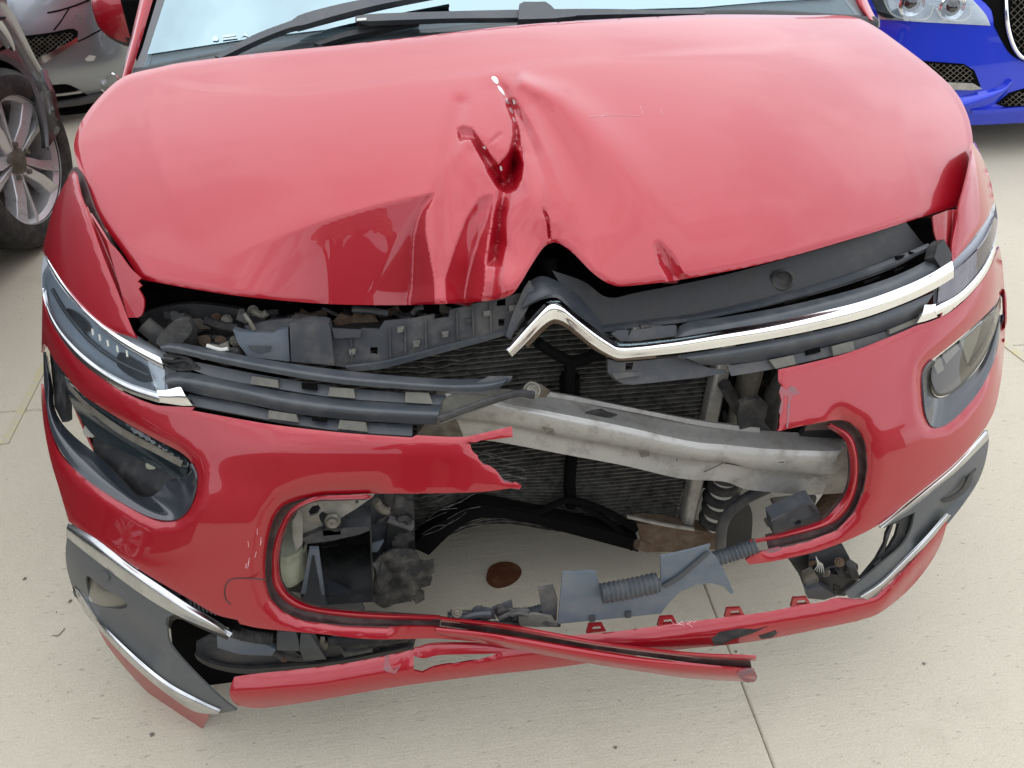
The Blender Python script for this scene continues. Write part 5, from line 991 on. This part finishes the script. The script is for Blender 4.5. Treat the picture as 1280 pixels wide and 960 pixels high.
def lattice(name,m,poly,S,parent,dx=6,off=.0,r=.0016,slope=.6):
    """diamond mesh of a grille, one joined part"""
    pl=np.array([p[:2] for p in poly],float);lo,hi=pl.min(0),pl.max(0);V=[];F=[]
    for sg in(1,-1):
        for c in np.arange(lo[0]-80,hi[0]+80,dx):
            pts=[(c+sg*t/slope,lo[1]+t) for t in np.linspace(0,hi[1]-lo[1],24)]
            pts=np.array(pts);k=inside(pts,pl);run=[]
            for p,kk in list(zip(pts,k))+[(None,False)]:
                if kk:run.append(p)
                else:
                    if len(run)>1:
                        P=hit(run,S,off);P2=hit(np.array(run)+[0,1.0],S,off+.002);o=len(V)
                        for a,b in zip(P,P2):V+=[tuple(a),tuple(b),tuple(b+(a-CAM)*.004)]
                        for i in range(len(run)-1):
                            for e in range(3):F.append((o+i*3+e,o+i*3+(e+1)%3,o+i*3+3+(e+1)%3,o+i*3+3+e))
                    run=[]
    return mesh(name,V,F,m,parent,0,None,'stuff')
mat('blue_paint',(.0,.03,.60),rough=.35,metal=.3,coat=1)
mat('silver_paint',(.34,.37,.40),rough=.34,metal=.75,coat=1,coat_rough=.04)
mat('dark_paint',(.018,.02,.022),rough=.3,metal=.3,coat=1,dirt=(6,(.07,.07,.06),.45,.8,.6))
K=curve([0,.5,1.2],[3.4,3.4,3.2])
def prof(y): return curve([0,.12,.2,.35,.5,.62,.7,.78,.86,.94,1.05],y)
# blue car
BL=Shell(curve([0,.3,.6,.8,1.05],[.90,.95,.95,.90,.78]),prof([.06,.0,-.03,-.02,0,.02,.06,.18,.42,.80,1.3]),1.3,K,(2.66,2.42),math.radians(1),7.)
cb=thing('blue_car','bright blue car with clear headlamp and mesh grille parked behind the red car','car',(2.66,4.6,0))
car_shell_body('body',BL,cb,'blue_paint',.16,.93)
h=patch('headlamp','lamp_grey',[P_(1078,-30),(1086,-8),(1096,14),P_(1098,24),(1160,28),P_(1238,32),(1232,18),(1218,2),(1200,-16),P_(1185,-32)],BL,-.004,.012,(),6,cb)
patch('lamp_inner','lamp_dark',[(1086,-10),(1098,-12),(1112,12),(1120,22),(1100,20),(1092,5)],BL,-.018,.003,(),5,h)
for cx,cy,r in((1140,4,15),(1190,9,15)):
    cc=hit([(cx,cy)],BL,-.012)[0];nn=CAM-cc;nn=nn/np.linalg.norm(nn);ax=(nn[0]*.3,nn[1],nn[2]*.6)
    revolve('projector','chrome',[(.052,-.004),(.056,.006),(.050,.012),(.040,.004),(.034,.002)],cc,ax,30,h);revolve('projector_lens','gloss_black',[(.034,.004),(.026,.014),(.012,.020),(.001,.021)],cc,ax,24,h)
tube3('light_guide','white_clip',hit([(1105,0),(1112,14),(1124,22),(1150,25),(1162,20),(1167,8)],BL,-.02),.004,6,h)
tube3('light_guide','white_clip',hit([(1170,10),(1178,22),(1200,26),(1212,20),(1213,8)],BL,-.02),.004,6,h)
patch('lens','lamp_lens',[P_(1080,-30),(1088,-8),(1098,14),P_(1100,24),(1160,28),P_(1236,31),(1230,18),(1216,2),(1198,-16),P_(1185,-30)],BL,-.026,.003,(),6,h,ang=60)
g1=patch('grille','void',[P_(1200,-30),(1222,-6),(1240,12),P_(1243,32),(1252,50),(1262,66),(1275,75),(1300,80),P_(1420,82),P_(1420,-30)],BL,-.004,.01,(),9,cb)
lattice('grille_mesh','dirty_steel',[(1262,-20),(1263,30),(1270,58),(1282,68),(1400,72),(1400,-20)],BL,g1,9,-.014,.002,1.0)
tube3('grille_surround','chrome',hit([(1256,-25),(1257,0),(1259,28),(1264,50),(1272,66),(1284,74),(1320,78),(1400,80)],BL,-.016),.008,8,g1)
i1=patch('lower_intake','void',[P_(1150,76),P_(1205,80),P_(1218,88),P_(1226,108),P_(1190,112),P_(1160,100)],BL,-.004,.01,(),6,cb,smooth=False)
lattice('intake_mesh','dirty_steel',[(1160,78),(1204,81),(1215,88),(1219,102),(1185,104)],BL,i1,8,-.012,.002,.8)
patch('intake_blade','dull_chrome',[P_(1180,103),P_(1216,104),P_(1228,111),P_(1215,113),P_(1185,112)],BL,-.02,.02,(),5,i1,smooth=False)
i2=patch('lower_intake','void',[P_(1245,130),P_(1262,116),P_(1290,108),P_(1400,106),P_(1400,133),P_(1260,135)],BL,-.004,.01,(),6,cb,smooth=False)
lattice('intake_mesh','dirty_steel',[(1250,129),(1264,117),(1290,110),(1380,108),(1380,131),(1262,133)],BL,i2,8,-.012,.002,.8)
band('bumper_fold','blue_paint',[[(1195,122),(1215,117),(1250,108),(1262,98)],[(1205,132),(1225,126),(1254,114),(1266,102)],[(1210,142),(1232,136),(1248,126),(1262,112)]],BL,[0,-.03,.0],24,5,.01,cb)
band('bumper_fold','blue_paint',[[(1215,138),(1240,137),(1280,134),(1340,132)],[(1215,143),(1240,142),(1280,139),(1340,137)]],BL,[-.02,-.02],20,2,.02,cb)
for s in(-1,1):
    for y in(.88,3.45):wheel(cb,(s*.84*math.cos(0),-2.18+y,.33),s)
# grey car
GY=Shell(curve([0,.3,.6,.8,1.05],[.88,.92,.92,.88,.78]),prof([.06,.02,-.02,-.02,0,.04,.10,.24,.50,.86,1.3]),1.3,K,(-2.22,3.17),math.radians(11),8.)
cg=thing('silver_car','silver grey car with mesh grille and scuffed bumper, behind the dark car','car',(-2.6,5.2,0),math.radians(11))
car_shell_body('body',GY,cg,'silver_paint',.13,.95)
g2=patch('grille','void',[P_(-30,56),P_(30,45),(62,41),(88,36),(97,38),(97,46),(92,52),P_(45,78),P_(-30,100)],GY,-.004,.01,(),6,cg)
lattice('grille_mesh','dirty_steel',[(-25,57),(30,47),(62,43),(90,38),(94,42),(90,51),(45,76),(-25,98)],GY,g2,7,-.012,.002,.8)
patch('grille_blade','chrome',[P_(40,77),P_(90,51),P_(96,46),P_(97,52),P_(54,80),P_(44,84)],GY,-.02,.015,(),5,g2,smooth=False)
tube3('shut_line','void',hit([(-20,24),(17,21),(60,16),(88,9),(115,-2),(150,-22)],GY,-.0),.004,6,cg)
tube3('shut_line','void',hit([(67,38),(75,28),(86,11)],GY,.0),.003,6,cg)
tube3('shut_line','void',hit([(97,52),(110,46),(125,38),(150,26)],GY,.0),.003,6,cg)
patch('lower_intake','void',[P_(50,110),P_(66,107),(84,106),(96,111),P_(112,121),P_(72,128),P_(55,130)],GY,-.004,.012,(),5,cg)
band('intake_bar','dull_chrome',[[(66,118),(85,116),(100,114)],[(66,121),(85,119),(104,116)]],GY,[-.02,-.02],10,2,.01,cg)
band('splitter','bezel_plastic',[[(52,130),(80,128),(118,121),(150,112)],[(54,136),(82,134),(118,128),(152,118)]],GY,[-.03,-.03],16,2,.03,cg)
cc=hit([(137,104)],GY,-.01)[0];revolve('fog_lamp','chrome',[(.050,-.004),(.054,.006),(.046,.010),(.042,.002)],cc,CAM-cc,30,cg)
patch('paint_scuff','white_clip',[P_(106,74),P_(112,69),P_(120,70),P_(117,76),P_(109,77)],GY,-.001,.001,(),3,cg,smooth=False)
patch('paint_scuff','dirty_steel',[P_(92,20),P_(101,17),P_(103,24),P_(99,25),P_(97,20)],GY,-.001,.001,(),3,cg,smooth=False)
tube3('shadow_tube','void',hit([(60,140),(100,137),(140,128)],GY,.02),.02,6,cg)  # near-black tube standing in for the shadow below the splitter
# dark car on the left
th=math.radians(170);fD=np.array([math.sin(th),-math.cos(th)]);nD=-np.array([math.cos(th),math.sin(th)]);wc=np.array([-1.62,2.12])
cen=wc-nD*.86;orgD=cen+fD*.64
DK=Shell(curve([0,.3,.6,.8,1.1],[.93,.95,.95,.93,.84]),prof([.06,.02,.0,0,.02,.05,.1,.2,.36,.6,1.0]),.8,K,(float(orgD[0]),float(orgD[1])),th,6.)
cd=thing('dark_car','dark grey muddy car at the left edge with a grey multi-spoke wheel','car',(float(cen[0]),float(cen[1]),0),th)
car_shell_body('body',DK,cd,'dark_paint',.2,1.05,wheels=(.64,3.3))
def lw(x,y):return (x,y)
wheel(cd,(-.84,.0,.31),-1,R=.31,wd=.22,spk=5,m_r='alloy')
for c_ in((.84,0,.31),(-.84,2.66,.31),(.84,2.66,.31)):wheel(cd,c_,math.copysign(1,c_[0]),R=.31,wd=.22,m_r='alloy')
box('inner_wheel_arch','void',(float(cen[0]+nD[0]*.55),float(cen[1]+nD[1]*.55),.45),(.3,1.0,.6),(0,0,th),cd,.02)
c,q=math.cos(th),math.sin(th)
def dl(x,y,z):return (orgD[0]+c*x-q*y,orgD[1]+q*x+c*y,z)
arch=[dl(-.952,.64+.372*math.cos(a),.32+.372*math.sin(a)) for a in np.linspace(-.25,math.pi+.25,24)]
wp=np.array([wc[0]+nD[0]*.10,wc[1]+nD[1]*.10,.5]);WPL=Plane(wp,(nD[0],nD[1],.25))
patch('wing','dark_paint',[P_(-40,-120),(0,-60),(8,0),(20,22),(36,55),(50,82),(62,98),(70,120),(74,140),(76,158),(68,174),P_(61,184),(60,160),(54,132),(42,102),(26,82),(4,70),P_(-40,60)],WPL,lambda W:.05*np.clip(1-pdist(W,[(8,0),(20,22),(36,55),(50,82),(62,98),(76,158)],False)[0]/22,0,1)**1.6,.03,(),5,cd,None,ang=60)
band('arch_lip','bezel_plastic',[[(-40,58),(4,68),(26,80),(42,100),(54,130),(60,160),(61,184)],[(-40,66),(2,75),(23,87),(38,106),(49,134),(55,162),(57,184)]],WPL,[-.004,.01],30,3,.02,cd)
arch=[dl(-.74,.64+.41*math.cos(a),.32+.41*math.sin(a)) for a in np.linspace(-.3,math.pi+.3,24)]
tube3('arch_liner','void',arch,.05,8,cd)
patch('bumper_corner','silver_paint',[P_(53,87),P_(59,86),P_(62,100),P_(66,112),P_(62,112),P_(57,102)],WPL,-.01,.01,(),5,cd,smooth=False)
# ---------------- behind the camera: added dark building and the person, mirrored in the paint ----------------
mat('wall_cladding',(.07,.068,.065),rough=.7);mat('wall_brick',(.12,.075,.055),rough=.85,dirt=(3,(.16,.11,.08),.4,.7,.9))
hs=thing('added_building','low dark building added unseen behind the viewer, mirrored as a dark band in the red bumper','building',(0,-13.5,0))  # unseen building, added so the paint reflects a dark band
box('wall','wall_brick',(0,-13.5,1.8),(34,3,3.6),(0,0,0),hs,.02);box('roof','wall_cladding',(0,-13.5,3.72),(35,4,.3),(0,0,0),hs,.05)
for i in range(6):
    x=-13.5+5.4*i;d=box('roller_door','wall_cladding',(x,-11.97,1.4),(3.6,.08,2.8),(0,0,0),hs,.01)
    for k in range(9):box('door_slat','wall_cladding',(x,-11.91,.2+k*.3),(3.5,.03,.26),(0,0,0),d,.008)
def person():
    p=thing('person','person in dark clothes holding up a phone, mirrored in the red bonnet','person',(-.30,-1.32,0))
    J={'pel':(-.30,-1.36,.95,.155,.11),'sp1':(-.30,-1.36,1.12,.145,.10),'sp2':(-.30,-1.345,1.30,.17,.11),'chest':(-.30,-1.34,1.42,.16,.10),'neck':(-.30,-1.325,1.53,.055,.055),'nk2':(-.30,-1.30,1.59,.05,.05),
     'hipL':(-.39,-1.36,.90,.095,.095),'kneeL':(-.41,-1.33,.50,.062,.062),'ankL':(-.42,-1.37,.10,.045,.045),'toeL':(-.43,-1.24,.045,.042,.03),
     'hipR':(-.21,-1.36,.90,.095,.095),'kneeR':(-.19,-1.33,.50,.062,.062),'ankR':(-.18,-1.37,.10,.045,.045),'toeR':(-.17,-1.24,.045,.042,.03),
     'shL':(-.48,-1.33,1.42,.065,.065),'elL':(-.54,-1.22,1.20,.045,.045),'wrL':(-.39,-1.02,1.40,.03,.03),'haL':(-.365,-.975,1.45,.036,.02),
     'shR':(-.12,-1.33,1.42,.065,.065),'elR':(-.04,-1.22,1.20,.045,.045),'wrR':(-.18,-1.02,1.40,.03,.03),'haR':(-.205,-.975,1.45,.036,.02)}
    E=[('pel','sp1'),('sp1','sp2'),('sp2','chest'),('chest','neck'),('neck','nk2')]
    for s in 'LR':E+=[('pel','hip'+s),('hip'+s,'knee'+s),('knee'+s,'ank'+s),('ank'+s,'toe'+s),('chest','sh'+s),('sh'+s,'el'+s),('el'+s,'wr'+s),('wr'+s,'ha'+s)]
    ks=list(J);me=bpy.data.meshes.new('body');me.from_pydata([J[k][:3] for k in ks],[(ks.index(a),ks.index(b)) for a,b in E],[]);o=link('body',me,'dark_cloth',p)
    o.modifiers.new('skin','SKIN')
    for i,k in enumerate(ks):me.skin_vertices[0].data[i].radius=J[k][3:];me.skin_vertices[0].data[i].use_root=(k=='pel')
    s=o.modifiers.new('sub','SUBSURF');s.levels=s.render_levels=2
    for f in me.polygons:f.use_smooth=True
    bm=bmesh.new();bmesh.ops.create_uvsphere(bm,u_segments=24,v_segments=18,radius=1)
    for v in bm.verts:
        x,y,z=v.co;y2=y*.098+(.012 if y>0 and -.35<z<.05 and abs(x)<.16 else 0)+(.01 if y>.5 and abs(z)<.2 and abs(x)<.1 else 0)
        v.co=Vector((x*.076*(1-.22*max(0,-z)),y2,z*.118))+Vector((-.30,-1.27,1.70))
    hm=bpy.data.meshes.new('head');bm.to_mesh(hm);bm.free();hd=link('head',hm,'skin',p)
    for f in hm.polygons:f.use_smooth=True
    bm=bmesh.new();bmesh.ops.create_uvsphere(bm,u_segments=24,v_segments=18,radius=1)
    for v in list(bm.verts):
        if v.co.z<-.1 and v.co.y>-.2 or v.co.z<.42 and v.co.y>.45:bm.verts.remove(v)
    for v in bm.verts:v.co=Vector((v.co.x*.084,v.co.y*.107-.006,v.co.z*.128))+Vector((-.30,-1.27,1.705))
    hm=bpy.data.meshes.new('hair');bm.to_mesh(hm);bm.free();link('hair',hm,'hair',hd)
    for s,sx in(('L',1),('R',-1)):
        h=J['ha'+s]
        for i in range(4):
            a=(h[0]-sx*.004,h[1]+.004,h[2]-.018+.016*i);tube3('finger','skin',[a,(a[0]+sx*.022,a[1]+.036-.003*abs(i-2),a[2]+.006),(a[0]+sx*.042,a[1]+.036,a[2]+.010),(a[0]+sx*(.056-.004*abs(i-1)),a[1]+.020,a[2]+.010)],(.0085,.0065),8,p)
        tube3('thumb','skin',[(h[0],h[1]-.010,h[2]-.012),(h[0]+sx*.03,h[1]-.006,h[2]+.012),(h[0]+sx*.05,h[1]+.006,h[2]+.028)],(.0105,.008),8,p)
mat('dark_cloth',(.008,.008,.010),rough=.9,spec=.2);mat('skin',(.45,.27,.19),rough=.5);mat('hair',(.03,.02,.015),rough=.6);person()
ph=box('phone','gloss_black',(-.285,-.955,1.49),(.155,.009,.075),(-.1,0,0),None,.003);ph['label']='black phone held up in both hands, mirrored with the person in the bonnet';ph['category']='phone'
